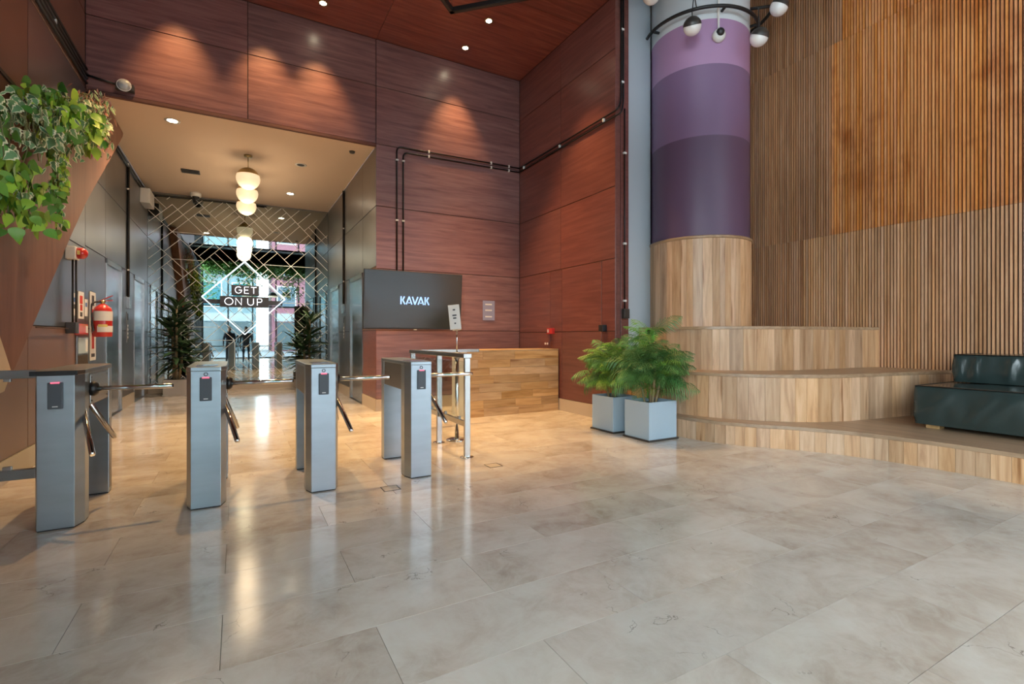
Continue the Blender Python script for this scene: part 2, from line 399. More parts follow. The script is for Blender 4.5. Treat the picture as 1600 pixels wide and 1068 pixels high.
# right wall (X = XR) from the back wall to y = 5.51, with a blind door
wr = struct('wall_right', MB().box(XR+.014, XR+.26, 5.53, YB+.2, 0, HZ), M['dark_red'], 'red-brown panelled side wall to the right of the desk')
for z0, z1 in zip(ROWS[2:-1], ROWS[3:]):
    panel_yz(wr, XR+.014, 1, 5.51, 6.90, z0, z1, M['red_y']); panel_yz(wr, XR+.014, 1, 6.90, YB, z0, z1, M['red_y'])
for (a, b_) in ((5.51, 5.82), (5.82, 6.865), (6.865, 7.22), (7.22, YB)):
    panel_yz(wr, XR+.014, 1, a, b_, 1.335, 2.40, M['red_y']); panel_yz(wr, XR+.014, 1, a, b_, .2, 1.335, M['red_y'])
struct('baseboard_right', MB().box(XR-.012, XR+.02, 5.51, YB, 0, .2), M['marble_base'], 'beige stone skirting below the red-brown side wall', 'baseboard')
we = struct('wall_end', MB().box(XR+.002, 5.06, 5.525, 6.02, 0, HZ), M['dark_red'], 'narrow red wood end face beside the pale pillar')
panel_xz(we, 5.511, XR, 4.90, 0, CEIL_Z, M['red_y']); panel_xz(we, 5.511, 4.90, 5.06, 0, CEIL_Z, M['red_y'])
struct('wall_pillar', MB().box(5.06, 5.54, 5.56, 6.3, 0, HZ).box(5.06, XS+.2, 6.02, 6.3, 0, HZ), M['grey_plaster'], 'pale blue-grey wall between the red wall and the purple column')
# left wall (X = XL)
wl = struct('wall_left', MB().box(XL-.25, XL-.034, 0.0, YM+.2, 0, HZ).box(XL-.25, XL-.034, YF, 0.0, 0, .2).box(XL-.25, XL-.034, YF, -5.6, .2, HZ), plain('left_backing', (.03,.025,.022), .6), 'brown and grey metal panelled wall on the left')
E_L = [(9.46, 10.53), (11.75, 12.83)]
def side_wall(w, xf, sx, segs_low):
    for (a, b_) in segs_low:
        mat = M['panel_steel'] if a >= 8.2 else M['panel_brown']
        panel_yz(w, xf, sx, a, b_, .2, 1.36, mat); panel_yz(w, xf, sx, a, b_, 1.36, 2.44, mat)
for a, b_ in ((4.4, 6.3), (6.3, 8.3)):
    for z0, z1 in zip(ROWS[:-1], ROWS[1:]): panel_yz(wl, XL, 1, a, b_, z0, z1, M['panel_steel'] if 1.3 < z0 < 4.4 and a > 6 else M['panel_brown'])
for a, b_ in ((0.0, 2.2), (2.2, 4.4)):
    for z0, z1 in ((.2, 2.4), (2.4, 4.49), (4.49, 7.6)): panel_yz(wl, XL, 1, a, b_, z0, z1, M['panel_brown'])
panel_yz(wl, XL, 1, 4.4, 8.3, 6.24, 7.6, M['panel_brown'])
side_wall(wl, XL, 1, [(8.3, 9.42), (10.57, 11.71), (12.87, YM)])
for a, b_ in ((8.3, 9.42), (9.42, 11.14), (11.14, YM)):
    panel_yz(wl, XL, 1, a, b_, 2.44, 3.45, M['panel_steel']); panel_yz(wl, XL, 1, a, b_, 3.45, PZ, M['panel_steel'])
for a, b_ in ((YF, 9.42), (10.57, 11.71), (12.87, YM)):
    part('skirting', MB().box(XL-.03, XL+.012, a, b_, 0, .2), M['marble_base'], wl)
# passage right wall (X = XC, faces -X)
wp = struct('wall_passage', MB().box(XC+.034, XC+.25, YB+.03, YM+.2, 0, PZ+.1), plain('passage_backing', (.03,.025,.022), .6), 'grey metal panelled wall of the elevator passage')
panel_yz(wp, XC, -1, YB, 9.31, .2, 1.36, M['red_y']); panel_yz(wp, XC, -1, YB, 9.31, 1.36, 2.44, M['panel_brown'])
side_wall(wp, XC, -1, [(10.47, 11.75), (12.95, YM)])
for a, b_ in ((YB, 9.31), (9.31, 11.14), (11.14, YM)):
    panel_yz(wp, XC, -1, a, b_, 2.44, 3.45, M['panel_steel']); panel_yz(wp, XC, -1, a, b_, 3.45, PZ, M['panel_steel'])
for a, b_ in ((YB, 9.31), (10.47, 11.75), (12.95, YM)):
    part('skirting', MB().box(XC-.012, XC+.03, a, b_, 0, .2), M['marble_base'], wp)
# elevator doors: recessed steel leaves, frame, lintel
def elevator(n, xf, s, y0, y1, label):
    # s = +1 on the left wall (faces +X), -1 on the passage wall
    d = .03
    o = struct('door_%d' % n, MB().box(min(xf-s*.03, xf-s*.05), max(xf-s*.03, xf-s*.05), y0-.03, y1+.03, 0, 2.44), M['steel_dark'], label, 'elevator door')
    ym = (y0+y1)/2
    for a, b_ in ((y0, ym-.003), (ym+.003, y1)):
        part('door_leaf', MB().box(min(xf-s*.028, xf-s*.012), max(xf-s*.028, xf-s*.012), a, b_, .01, 2.36), M['door_steel'], o)
    fr = MB()
    for a, b_ in ((y0-.045, y0+.012), (y1-.012, y1+.045)):
        fr.box(min(xf-s*.03, xf+s*.012), max(xf-s*.03, xf+s*.012), a, b_, 0, 2.44)
    fr.box(min(xf-s*.03, xf+s*.012), max(xf-s*.03, xf+s*.012), y0-.045, y1+.045, 2.36, 2.445)
    part('door_frame', fr, M['steel_h'], o, .003)
    part('threshold', MB().box(min(xf-s*.03, xf+s*.02), max(xf-s*.03, xf+s*.02), y0, y1, -.003, .006), M['steel_dark'], o)
elevator(1, XL, 1, *E_L[0], 'steel elevator door on the left wall beside the fire extinguisher')
elevator(2, XL, 1, *E_L[1], 'far steel elevator door on the left wall, beside the tall potted plant')
elevator(3, XC, -1, 9.35, 10.43, 'steel elevator door on the passage right wall, nearer the television')
elevator(4, XC, -1, 11.79, 12.91, 'far steel elevator door on the passage right wall, beside the mirror')
# end of passage: stone foot and mirror with etched lines
struct('wall_mirror', MB().box(XL-.1, XC+.1, YM+.02, YM+.2, 0, PZ+.1), M['steel_dark'], 'end wall of the elevator passage behind the mirror')
struct('baseboard_mirror', MB().box(XL, XC, YM-.012, YM+.03, 0, .2), M['marble_base'], 'beige stone skirting under the mirror', 'baseboard')
mir = thing('wall_mirror_glass', 'grey mirror with pale etched diagonal lines at the end of the passage', 'mirror', (.14, YM, .2))
part('mirror_sheet', MB().box(XL+.005, XC-.005, YM, YM+.018, .2, PZ-.03), M['mirror'], mir)
etch = MB()
def clip_seg(x0, z0, x1, z1, X0, X1, Z0, Z1):
    t0, t1 = 0, 1; dx, dz = x1-x0, z1-z0
    for p, q in ((-dx, x0-X0), (dx, X1-x0), (-dz, z0-Z0), (dz, Z1-z0)):
        if abs(p) < 1e-9:
            if q < 0: return None
        else:
            r = q/p
            if p < 0: t0 = max(t0, r)
            else: t1 = min(t1, r)
    if t1-t0 < 1e-3: return None
    return x0+dx*t0, z0+dz*t0, x0+dx*t1, z0+dz*t1
def etch_line(x0, z0, x1, z1, w=.0105):
    c = clip_seg(x0, z0, x1, z1, XL+.02, XC-.02, .22, PZ-.05)
    if not c: return
    a = Vector((c[0], YM-.002, c[1])); b_ = Vector((c[2], YM-.002, c[3])); d = (b_-a); L = d.length
    if L < .02: return
    d.normalize(); rot = Matrix((d, Vector((0,1,0)), d.cross(Vector((0,1,0))))).transposed()
    etch.obox((a+b_)/2, (L, .004, w), rot)
S = .43; u = Vector((1, 0, 1)).normalized()*S; v = Vector((-1, 0, 1)).normalized()*S
er = random.Random(3)
for i in range(-2, 14):
    for j in range(-10, 14):
        o_ = Vector((-2.2, 0, -.35)) + u*i + v*j
        if not (-3 < o_.x < 3.2 and -1 < o_.z < 5): continue
        P = lambda a, b_: o_ + u*a + v*b_
        if er.random() < .85: a = P(0,0); b_ = P(1,0); etch_line(a.x, a.z, b_.x, b_.z)
        if er.random() < .85: a = P(0,0); b_ = P(0,1); etch_line(a.x, a.z, b_.x, b_.z)
        k = er.random()
        ks = er.choice(([1/3, 2/3], [1/3, 2/3], [.5]))
        if k < .42:
            for q in ks: a = P(q,0); b_ = P(q,1); etch_line(a.x, a.z, b_.x, b_.z)
        elif k < .84:
            for q in ks: a = P(0,q); b_ = P(1,q); etch_line(a.x, a.z, b_.x, b_.z)
        elif k < .93: a = P(0,1); b_ = P(1,0); etch_line(a.x, a.z, b_.x, b_.z)
        else: a = P(0,0); b_ = P(1,1); etch_line(a.x, a.z, b_.x, b_.z)
part('etched_lines', etch, M['etch'], mir, label='pale etched lines crossing the mirror', stuff=True)
# ceilings
ce = struct('ceiling', MB().box(XL, XR+.02, 2.0, YB+.1, CEIL_Z+.02, CEIL_Z+.12), M['dark_red'], 'red wood panelled ceiling of the lobby', 'ceiling')
for a, b_ in ((2.45, 4.4), (4.4, 6.35), (6.35, YB)):
    for c_, d_ in ((XL, .126), (.126, XC), (XC, XR)):
        part('panel', MB().box(c_+.003, d_-.003, a+.003, b_-.003, CEIL_Z, CEIL_Z+.016), M['red_c'], ce, .002, seg=1)
struct('ceiling_passage', MB().box(XL, XC, YB+.03, YM+.1, PZ, PZ+.1), M['beige_ceiling'], 'beige plaster ceiling of the elevator passage', 'ceiling')
struct('ceiling_hall', MB().box(XL-.2, XS+.2, YF-.1, YB, HZ, HZ+.1), M['hall_ceiling'], 'high pale ceiling of the entrance hall', 'ceiling')
struct('trim_2', MB().box(XL, XR+.02, 1.95, 2.0, CEIL_Z, HZ).box(XR, XR+.05, 2.0, 5.53, CEIL_Z, HZ), M['dark_red'], 'dark fascia between the wood ceiling and the high ceiling', 'trim')
# ------------------------------------------------------------------ slatted wall
ws = struct('wall_slatted', MB().box(XS+.03, XS+.2, YF, 6.1, 0, HZ), M['slat_back'], 'wall of narrow vertical wooden slats behind the stepped seating')
PITCH = .0402
slat_me = {}
def slat_mesh(z0, z1, mat):
    k = (round(z0,2), round(z1,2), mat)
    if k not in slat_me:
        mb = MB(); mb.box(-.038, 0, -.0112, .0112, z0, z1); me = mb.mesh('slat'); me.materials.append(M[mat]); slat_me[k] = me
    return slat_me[k]
SR = [(.26, 2.858, 2.0), (2.862, 5.862, 2.0), (5.866, HZ, 3.0)]
yy = 5.99; rest = {'slat_tan': MB(), 'slat_orange': MB(), 'slat_brown': MB()}
while yy > YF+.1:
    for i, (z0, z1, ymin) in enumerate(SR):
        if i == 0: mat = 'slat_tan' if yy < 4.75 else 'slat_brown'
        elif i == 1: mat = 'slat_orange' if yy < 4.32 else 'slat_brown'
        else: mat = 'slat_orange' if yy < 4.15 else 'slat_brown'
        if yy > ymin and yy < 5.95:
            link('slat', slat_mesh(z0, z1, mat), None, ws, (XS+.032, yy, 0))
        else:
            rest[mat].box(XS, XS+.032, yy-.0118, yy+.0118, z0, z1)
    yy -= PITCH
for k, mb in rest.items():
    if mb.v: part('slats', mb, M[k], ws, stuff=True)
# ------------------------------------------------------------------ stepped seating
st = thing('stepped_seating', 'three-tier curved oak seating platform around the purple column', 'platform', (6.5, 3.6, 0))
def tier(front, z0, z1, back_poly, nose=.035, tread_th=.04, seed=1, wmin=.09, wmax=.19):
    rr = random.Random(seed)
    pts = catmull([(p[0], p[1], 0) for p in front], 16)
    # arc-length boards
    L = [0]
    for a, b_ in zip(pts[:-1], pts[1:]): L.append(L[-1]+(b_-a).length)
    def at(s_):
        for i in range(len(L)-1):
            if s_ <= L[i+1]: f = (s_-L[i])/max(1e-6, L[i+1]-L[i]); return pts[i].lerp(pts[i+1], f)
        return pts[-1]
    s_ = 0
    while s_ < L[-1]-.02:
        w = min(rr.uniform(wmin, wmax), L[-1]-s_)
        a, b_ = at(s_), at(s_+w); d = (b_-a).normalized(); nrm = Vector((-d.y, d.x, 0))
        g = .0012; pro = rr.uniform(0, .0015)
        a2, b2 = a+d*g, b_-d*g
        mb = MB().prism([(a2.x-nrm.x*pro, a2.y-nrm.y*pro), (b2.x-nrm.x*pro, b2.y-nrm.y*pro), (b2.x+nrm.x*.02, b2.y+nrm.y*.02), (a2.x+nrm.x*.02, a2.y+nrm.y*.02)], z0, z1-tread_th)
        part('riser_board', mb, M['oak_v'], st)
        s_ += w
    # tread with a small nosing
    off = []
    for i, p in enumerate(pts):
        a = pts[max(0, i-1)]; b_ = pts[min(len(pts)-1, i+1)]; d = (b_-a).normalized()
        off.append((p.x+d.y*.008, p.y-d.x*.008))
    part('tread', MB().prism(off+back_poly, z1-tread_th, z1), M['oak_tread'], st, .004)
    ins = []
    for i, p in enumerate(pts):
        a = pts[max(0, i-1)]; b_ = pts[min(len(pts)-1, i+1)]; d = (b_-a).normalized()
        ins.append((p.x-d.y*.021, p.y+d.x*.021))
    part('carcass', MB().prism(ins+back_poly, z0, z1-tread_th-.001), M['oak_tread'], st)
# fronts run so that their left-hand normal points into the platform
T1 = [(4.84,5.50),(4.82,4.95),(4.83,4.40),(4.90,3.95),(5.10,3.56),(5.40,3.17),(5.63,2.72),(5.74,2.25),(5.79,1.75),(5.80,1.2),(5.80,-.2),(5.80,-2.0)]
T2 = [(4.96,5.505),(4.93,4.95),(4.97,4.50),(5.10,4.05),(5.36,3.66),(5.72,3.34),(6.15,3.15),(6.6,3.07),(7.2,2.98),(7.8,2.88),(8.19,2.82)]
T3 = [(5.30,5.555),(5.26,5.00),(5.40,4.50),(5.72,4.14),(6.12,3.92),(6.6,3.82),(7.3,3.76),(7.9,3.70),(8.19,3.66)]
tier(T1, 0, .26, [(XS-.005,-2.0),(XS-.005,6.0),(5.08,6.0),(5.08,5.50)], seed=2, wmin=.08, wmax=.16)
tier(T2, .26, .81, [(XS-.005,6.0),(5.08,6.0),(5.08,5.50)], seed=3)
tier(T3, .81, 1.39, [(XS-.005,6.0),(5.6,6.0),(5.6,5.555)], seed=5)
# ------------------------------------------------------------------ purple column
CX, CY = 6.15, 5.16
cl = thing('round_column', 'round column painted in purple bands over an oak clad foot', 'column', (CX, CY, 1.39)); cl['kind'] = 'structure'
def cyl(r, z0, z1, n=64): return MB().lathe([(r, z0), (r, z1)], (CX, CY, 0), n)
part('paint_band', cyl(.705, 2.60, 4.05), M['purple_dark'], cl, label='dark purple band')
part('paint_band', cyl(.705, 4.05, 5.04), M['purple_mid'], cl, label='mid purple band')
part('paint_band', cyl(.705, 5.04, 5.66), M['lilac'], cl, label='lilac band')
part('shaft', cyl(.705, 5.66, HZ), M['plaster'], cl, label='white upper shaft')
nb = 40; rb = random.Random(9); ang = 0; cuts = [0]
while cuts[-1] < 2*PI-.16: cuts.append(cuts[-1]+rb.uniform(.09, .21))
cuts[-1] = 2*PI
for a, b_ in zip(cuts[:-1], cuts[1:]):
    mb = MB(); k = 3
    ri, ro = .706, .727+rb.uniform(0, .0015)
    vs = []
    poly = [(CX+ro*math.cos(a+.0016+(b_-a-.0032)*i/k), CY+ro*math.sin(a+.0016+(b_-a-.0032)*i/k)) for i in range(k+1)]
    poly += [(CX+ri*math.cos(b_-(b_-a)*i/k), CY+ri*math.sin(b_-(b_-a)*i/k)) for i in range(k+1)]
    part('cladding_board', mb.prism(poly, 1.39, 2.625), M['oak_v'], cl)
part('trim_ring', MB().lathe([(.70,2.66),(.738,2.66),(.742,2.65),(.742,2.63),(.735,2.62),(.70,2.62)], (CX,CY,0), 64), M['oak_tread'], cl, label='darker oak trim ring above the boards')
# ------------------------------------------------------------------ staircase side (rust brown cladding) on the left wall
sp = [(4.2, -.0), (4.6, .45), (5.02, .80), (5.34, 1.005), (6.93, 2.40), (7.466, 2.844), (9.52, 4.33), (9.56, 4.40), (8.35, 4.40), (6.0, 3.24), (4.2, 3.24)]
sc_ = thing('staircase_side', 'rust-brown sloping staircase side standing against the left wall under the ivy', 'staircase', (XL, 6.5, 1.0))
part('side_panel', MB().prism([(3.2, -.0), (3.75, .0), (5.34, 1.005), (6.93, 2.40), (7.466, 2.844), (9.52, 4.33), (9.56, 4.40), (8.35, 4.40), (6.0, 3.22), (3.2, 3.22)], XL+.005, -1.55, 'x'), M['corten'], sc_, .003)
part('pale_gap_patch', MB().prism([(4.75,1.62),(5.24,.98),(5.11,.84),(4.75,.80)], -1.548, -1.542, 'x'), M['beige_patch'], sc_, label='small pale triangle standing in for the bright area beyond the cladding')  # flat beige patch painted in place of the bright area past the cladding
part('top_rail', MB().box(-1.60, -1.535, 3.2, 6.0, 3.215, 3.245), M['black'], sc_, label='dark top edge')
# ================================================================== THINGS
# ------------------------------------------------------------------ turnstiles
def turnstile(x0, label, first=False):
    y0, y1 = 4.21, 5.21
    t = thing('turnstile', label, 'turnstile', (x0, 4.7, 0), 'tripod turnstiles in a row')
    fp = [(x0-.093,y0),(x0+.093,y0),(x0+.125,y0+.10),(x0+.125,y0+.20),(x0-.125,y0+.20),(x0-.125,y0+.10)]
    rp = [(x0-.125,y1-.20),(x0+.125,y1-.20),(x0+.125,y1-.10),(x0+.093,y1),(x0-.093,y1),(x0-.125,y1-.10)]
    part('front_leg', MB().prism(fp, .008, 1.0), M['steel'], t, .002)
    part('rear_leg', MB().prism(rp, .008, 1.0), M['steel'], t, .002)
    for p in (fp, rp):
        cx = sum(q[0] for q in p)/6; cy_ = sum(q[1] for q in p)/6
        part('foot', MB().prism([(cx+(a-cx)*.97, cy_+(b-cy_)*.97) for a, b in p], 0, .008), M['black'], t)
    part('cabinet', MB().box(x0-.123, x0+.123, y0+.2, y1-.2, .77, 1.0), M['steel_dark'], t, .002)
    top = [(x0-.095,y0-.002),(x0+.095,y0-.002),(x0+.127,y0+.10),(x0+.127,y1-.10),(x0+.095,y1+.002),(x0-.095,y1+.002),(x0-.127,y1-.10),(x0-.127,y0+.10)]
    part('lid', MB().prism(top, 1.0, 1.03), M['steel_dark'] if first else M['steel'], t, .004, label='darker lid' if first else None)
    if first:
        part('lid_edge', MB().box(x0-.125, x0+.11, y0-.012, y0+.005, 1.0, 1.03), M['black'], t, .002, label='black front edge of the lid')
    if not first:
        part('reader_window', MB().box(x0-.07, x0+.07, y0+.12, y0+.32, 1.03, 1.034), M['notice'], t)
    rd = part('card_reader', MB().box(x0-.038, x0+.038, y0-.016, y0, .785, .955), M['reader'], t, .004, label='dark grey card reader')
    part('status_light', MB().box(x0-.022, x0+.022, y0-.0175, y0-.010, .949, .957), M['red_led'], rd)
    part('maker_mark', MB().box(x0-.014, x0+.014, y0-.0172, y0-.015, .797, .803), M['clip'], rd)
    if not first:
        part('key_emblem', MB().lathe([(.009,0),(.014,0),(.014,.003),(.009,.003),(.009,0)], (x0, y0-.001, .978), 16, mat=Matrix.Rotation(PI/2,3,'X')), M['ink'], t)
    part('service_panel', MB().box(x0+.123, x0+.127, y0+.24, y1-.24, .78, .985), M['steel_h'], t, .001)
    for (a, b_) in ((y0+.27, .965), (y1-.27, .965), (y0+.27, .80), (y1-.27, .80)):
        part('screw', MB().tube([(x0+.126, a, b_), (x0+.130, a, b_)], .006, 8), M['black'], t)
    part('leg_panel', MB().box(x0+.1251, x0+.1275, y1-.185, y1-.11, .04, .60), M['steel_dark'], t)
    h = Vector((x0+.068, 4.45, .885)); ax = Vector((1,0,-1)).normalized()
    part('hub', MB().tube([h-ax*.05, h-ax*.01, h+ax*.035, h+ax*.05], [.05,.07,.062,.03], 12), M['black'], t, label='dark turning hub')
    part('hub_cover', MB().lathe([(0,0),(.052,0),(.052,.022),(.036,.042),(0,.046)], (x0+.124, 4.475, .885), 16, mat=Matrix.Rotation(PI/2,3,'Y')), M['black'], t, label='dark hub cover')
    for k in range(3):
        d = Matrix.Rotation(k*2*PI/3, 3, ax) @ Vector((1,0,0))
        part('arm', MB().tube([h+d*.03, h+d*.525, h+d*.54], [.0175,.0175,.014], 12), M['chrome'], t)
    return t
turnstile(-1.03, 'leftmost steel turnstile, with a black lid edge, joined to the glass railing', True)
turnstile(-.205, 'second steel turnstile from the left, in front of the mirror')
turnstile(.605, 'third steel turnstile from the left, below the neon diamond right edge')
turnstile(1.425, 'rightmost steel turnstile, nearest the steel railing and the desk')
# ------------------------------------------------------------------ railings
t = thing('glass_railing', 'low glass railing with grey rails between left wall and leftmost turnstile', 'railing', (-1.45, 4.42, 0))
part('top_rail', MB().box(XL+.003, -1.16, 4.40, 4.44, .975, 1.03), M['steel_dark'], t, .002)
part('bottom_rail', MB().box(XL+.003, -1.16, 4.40, 4.44, .31, .375), M['steel_dark'], t, .002)
part('glass_pane', MB().box(XL+.02, -1.17, 4.416, 4.424, .378, .972), M['glass'], t)
for x in (-1.60, -1.32):
    part('glass_clip', MB().box(x-.022, x+.022, 4.408, 4.432, .37, .40), M['steel_h'], t, .002)
    part('glass_clip', MB().box(x-.018, x+.018, 4.408, 4.432, .955, .977), M['steel_h'], t, .002)
t = thing('steel_railing', 'steel post and rail barrier with glass clips beside the rightmost turnstile', 'railing', (2.08, 5.6, 0))
for y in (4.69, 5.50, 6.50):
    part('post', MB().box(2.05, 2.11, y-.02, y+.02, .012, 1.03), M['steel_h'], t, .003)
    part('post_foot', MB().lathe([(0,0),(.07,0),(.07,.006),(.045,.012),(0,.012)], (2.08, y, 0), 20), M['chrome'], t)
part('top_rail', MB().box(2.035, 2.125, 4.67, 6.52, 1.03, 1.075), M['steel_h'], t, .003)
part('bottom_rail', MB().box(2.065, 2.095, 4.71, 6.48, .31, .37), M['steel_h'], t, .003)
part('cross_rail', MB().box(2.125, 3.06, 6.46, 6.53, 1.03, 1.075), M['steel_h'], t, .003)
part('glass_pane', MB().box(2.076, 2.084, 4.73, 6.46, .376, .99), M['glass'], t)
for y in (4.9, 5.3, 5.75, 6.2):
    part('glass_clip', MB().box(2.066, 2.094, y-.02, y+.02, .37, .40), M['steel_dark'], t, .002)
# ------------------------------------------------------------------ stanchion with sign
t = thing('sign_stand', 'slim chrome barrier post with a small tilted notice on top, behind the railing', 'stand', (2.32, 5.53, 0))
c = (2.32, 5.53)
part('base', MB().lathe([(0,0),(.13,0),(.13,.01),(.10,.022),(.03,.03),(0,.03)], (*c,0), 32), M['chrome'], t)
part('pole', MB().tube([(*c,.02),(*c,.98)], .025, 16), M['chrome'], t)
part('belt_head', MB().lathe([(.0,.98),(.033,.98),(.036,.99),(.036,1.05),(.03,1.065),(0,1.065)], (*c,0), 20), M['steel_dark'], t)
part('sign_rod', MB().tube([(*c,1.06),(*c,1.34)], .008, 8), M['chrome'], t)
rm = Matrix.Rotation(math.radians(-24),3,'Z') @ Matrix.Rotation(math.radians(-6),3,'Y') @ Matrix.Rotation(math.radians(-14),3,'X')
sg = part('sign_holder', MB().obox((c[0]-.03, c[1], 1.49), (.135, .012, .31), rm), M['clip'], t, .003)
prn = MB()
for dz, w in ((.02,.05),(-.015,.04),(.09,.03),(-.08,.02)):
    prn.obox(Vector((c[0]-.03, c[1], 1.49)) + rm @ Vector((0,-.0068,dz)), (w,.001,.018), rm)
part('print', prn, M['ink'], sg)
part('sign_clamp', MB().obox((c[0], c[1], 1.345), (.11,.03,.025), rm), M['chrome'], t, .002)
# ------------------------------------------------------------------ reception desk
t = thing('reception_desk', 'oak clad reception desk in front of the red panelled walls', 'desk', (3.9, 7.2, 0))
part('body', MB().box(3.10, 4.755, 6.955, 7.55, 0, 1.015), M['slat_back'], t)
rr = random.Random(4)
nrow = 8; rh = 1.02/nrow
for i in range(nrow):
    x = 3.085
    w = rr.uniform(.15, .7)
    while x < 4.775:
        x1 = min(4.775, x+w)
        if 4.775-x1 < .12: x1 = 4.775
        part('board', MB().box(x+.001, x1-.001, 6.93+rr.uniform(0,.002), 6.956, i*rh+.0012, (i+1)*rh-.0012), M['oak_h'], t)
        x = x1; w = rr.uniform(.45, .9)
part('worktop', MB().box(3.08, 4.78, 6.93, 7.57, 1.02, 1.045), M['oak_h'], t, .003)
part('end_panel', MB().box(3.08, 3.10, 6.957, 7.55, 0, 1.02), M['plaster'], t, label='pale end panel')
# ------------------------------------------------------------------ television with word mark
t = thing('television', 'large black wall television tilted forward above the desk, showing a blue word', 'television', (2.56, 7.95, 1.85))
tilt = Matrix.Rotation(math.radians(5), 3, 'X')
tc = Vector((2.555, 7.90, 1.85))
part('casing', MB().obox(tc, (1.67, .05, .95), tilt), M['black_plastic'], t, .006)
scn = part('screen', MB().obox(tc+tilt@Vector((0,-.0265,.006)), (1.645, .004, .915), tilt), M['tv_screen'], t)
lg = MB()
def stroke(p, q, w=.022):
    a = tc+tilt@Vector((p[0],-.030,p[1]*1.25)); b_ = tc+tilt@Vector((q[0],-.030,q[1]*1.25)); d = b_-a
    L = d.length; d.normalize(); n = (tilt@Vector((0,1,0))); m_ = Matrix((d, n, d.cross(n))).transposed()
    lg.obox((a+b_)/2, (L+.004, .003, w), m_)
def K(x): stroke((x,-.05),(x,.05)); stroke((x+.055,.05),(x+.028,.004)); stroke((x+.028,.004),(x+.066,-.05))
gx = -.235
K(gx); 
def A(x): stroke((x,-.05),(x+.045,.05)); stroke((x+.045,.05),(x+.092,-.05)); stroke((x+.034,-.03),(x+.06,-.03), .014)
def V(x): stroke((x,.05),(x+.045,-.05)); stroke((x+.045,-.05),(x+.092,.05))
A(gx+.090); V(gx+.190); A(gx+.290); K(gx+.410)
part('word_mark', lg, M['tv_logo'], scn, label='pale blue lit lettering KAVAK')
part('sensor', MB().obox(tc+tilt@Vector((.02,-.02,-.48)), (.05,.03,.012), tilt), M['clip'], t)
part('bracket', MB().box(2.40, 2.70, 7.96, 8.0, 1.7, 2.0).box(2.52, 2.58, 7.99, 8.27, 1.82, 1.88).box(2.45, 2.65, 8.27, 8.30, 1.7, 2.0), M['black'], t)
# notice on back wall
t = thing('notice_plate', 'small translucent violet notice on the red wall right of the television', 'notice', (4.1, 8.28, 1.6))
def bw(px, py):  # back wall helper point (x, z) measured in the photograph
    return px, py
nx0, nx1, nz0, nz1 = 4.00, 4.25, 1.56, 1.93
part('plate', MB().box(nx0, nx1, 8.288, 8.297, nz0, nz1), M['notice'], t, .002)
pl = MB()
for z in (1.86, 1.75, 1.63): pl.box(nx0+.05, nx1-.06, 8.286, 8.2885, z-.012, z+.012)
part('text_bars', pl, M['clip'], t, label='three white lines of small print')
# ------------------------------------------------------------------ fire call point, black box, socket on right wall
t = thing('fire_call_point', 'red fire call point on the side wall above the desk end', 'alarm', (4.78, 7.2, 1.35))
part('housing', MB().box(4.74, XR, 7.08, 7.24, 1.30, 1.40), M['red'], t, .005)
part('front_label', MB().box(4.737, 4.741, 7.18, 7.22, 1.325, 1.38), M['label'], t)
part('side_mount', MB().box(4.76, XR, 7.235, 7.265, 1.305, 1.40), M['black'], t)
single('door_handle_box', MB().box(4.72, XR, 5.70, 5.80, 1.33, 1.43), M['black_plastic'], 'black box on the side wall just above the palm', 'box', bevel=.006)
t = thing('wall_socket', 'small white wall outlet on the red wall, low above the desk end', 'socket', (4.79, 7.3, 1.15))
for dy in (-.035, .035):
    part('outlet', MB().tube([(4.785, 7.33+dy, 1.13), (XR, 7.33+dy, 1.13)], .02, 10), M['clip'], t)
part('cover', MB().box(4.792, XR, 7.26, 7.40, 1.09, 1.17), plain('clear_cover', (.2,.07,.06), .3), t)
# ------------------------------------------------------------------ conduits
def conduit(label, paths, clips, r=.013, mat='black', cat='pipe'):
    p0 = paths[0][0]
    t = thing('conduit', label, cat, p0)
    for p in paths: part('pipe', MB().tube(round_path(p, .09, 5), r, 8), M[mat], t)
    for (c, axis) in clips:
        s_ = {'x': (.028,.034,.05), 'y': (.034,.028,.05), 'z': (.05,.034,.03), 'Z': (.034,.05,.03)}[axis]
        part('clip', MB().obox(c, s_, Matrix.Identity(3)), M['clip'], t, .003)
    return t
yb = YB-.02; xr = XR-.02
conduit('pair of black conduits from the television up and along the red wall to its corner',
    [[(2.37, yb, 2.32), (2.37, yb, 4.50), (xr, yb, 4.53)], [(2.48, yb, 2.32), (2.48, yb, 4.42), (xr, yb, 4.45)]],
    [((2.37,yb,3.24),'z'), ((2.48,yb,3.24),'z'), ((2.37,yb,4.27),'z'), ((2.48,yb,4.27),'z'), ((2.94,yb,4.51),'x'), ((2.94,yb,4.43),'x'), ((4.17,yb,4.525),'x'), ((4.17,yb,4.445),'x'), ((4.55,yb,4.525),'x'), ((4.55,yb,4.445),'x')])
conduit('pair of black conduits along the side wall rising to the ceiling at its end',
    [[(xr, YB-.03, 4.53), (xr, 5.42, 4.53), (4.90, 5.495, 4.75), (4.90, 5.495, CEIL_Z+.6)], [(xr, YB-.03, 4.45), (xr, 5.36, 4.45), (4.94, 5.495, 4.70), (4.94, 5.495, CEIL_Z+.6)]],
    [((xr,8.1,4.49),'y'), ((xr,6.9,4.49),'y'), ((xr,5.75,4.49),'y'), ((4.92,5.495,4.98),'z'), ((4.92,5.495,5.75),'z')])
t = conduit('single black conduit down the wall end to a small grey box above the palms',
    [[(4.965, 5.495, 4.6), (4.965, 5.495, 1.66)]], [((4.965,5.495,3.95),'z'), ((4.965,5.495,2.62),'z'), ((4.965,5.495,1.78),'z')], r=.010)
part('junction_box', MB().box(4.915, 5.015, 5.445, 5.51, 1.52, 1.66), M['cap_grey'], t, .004)
xl = XL+.02
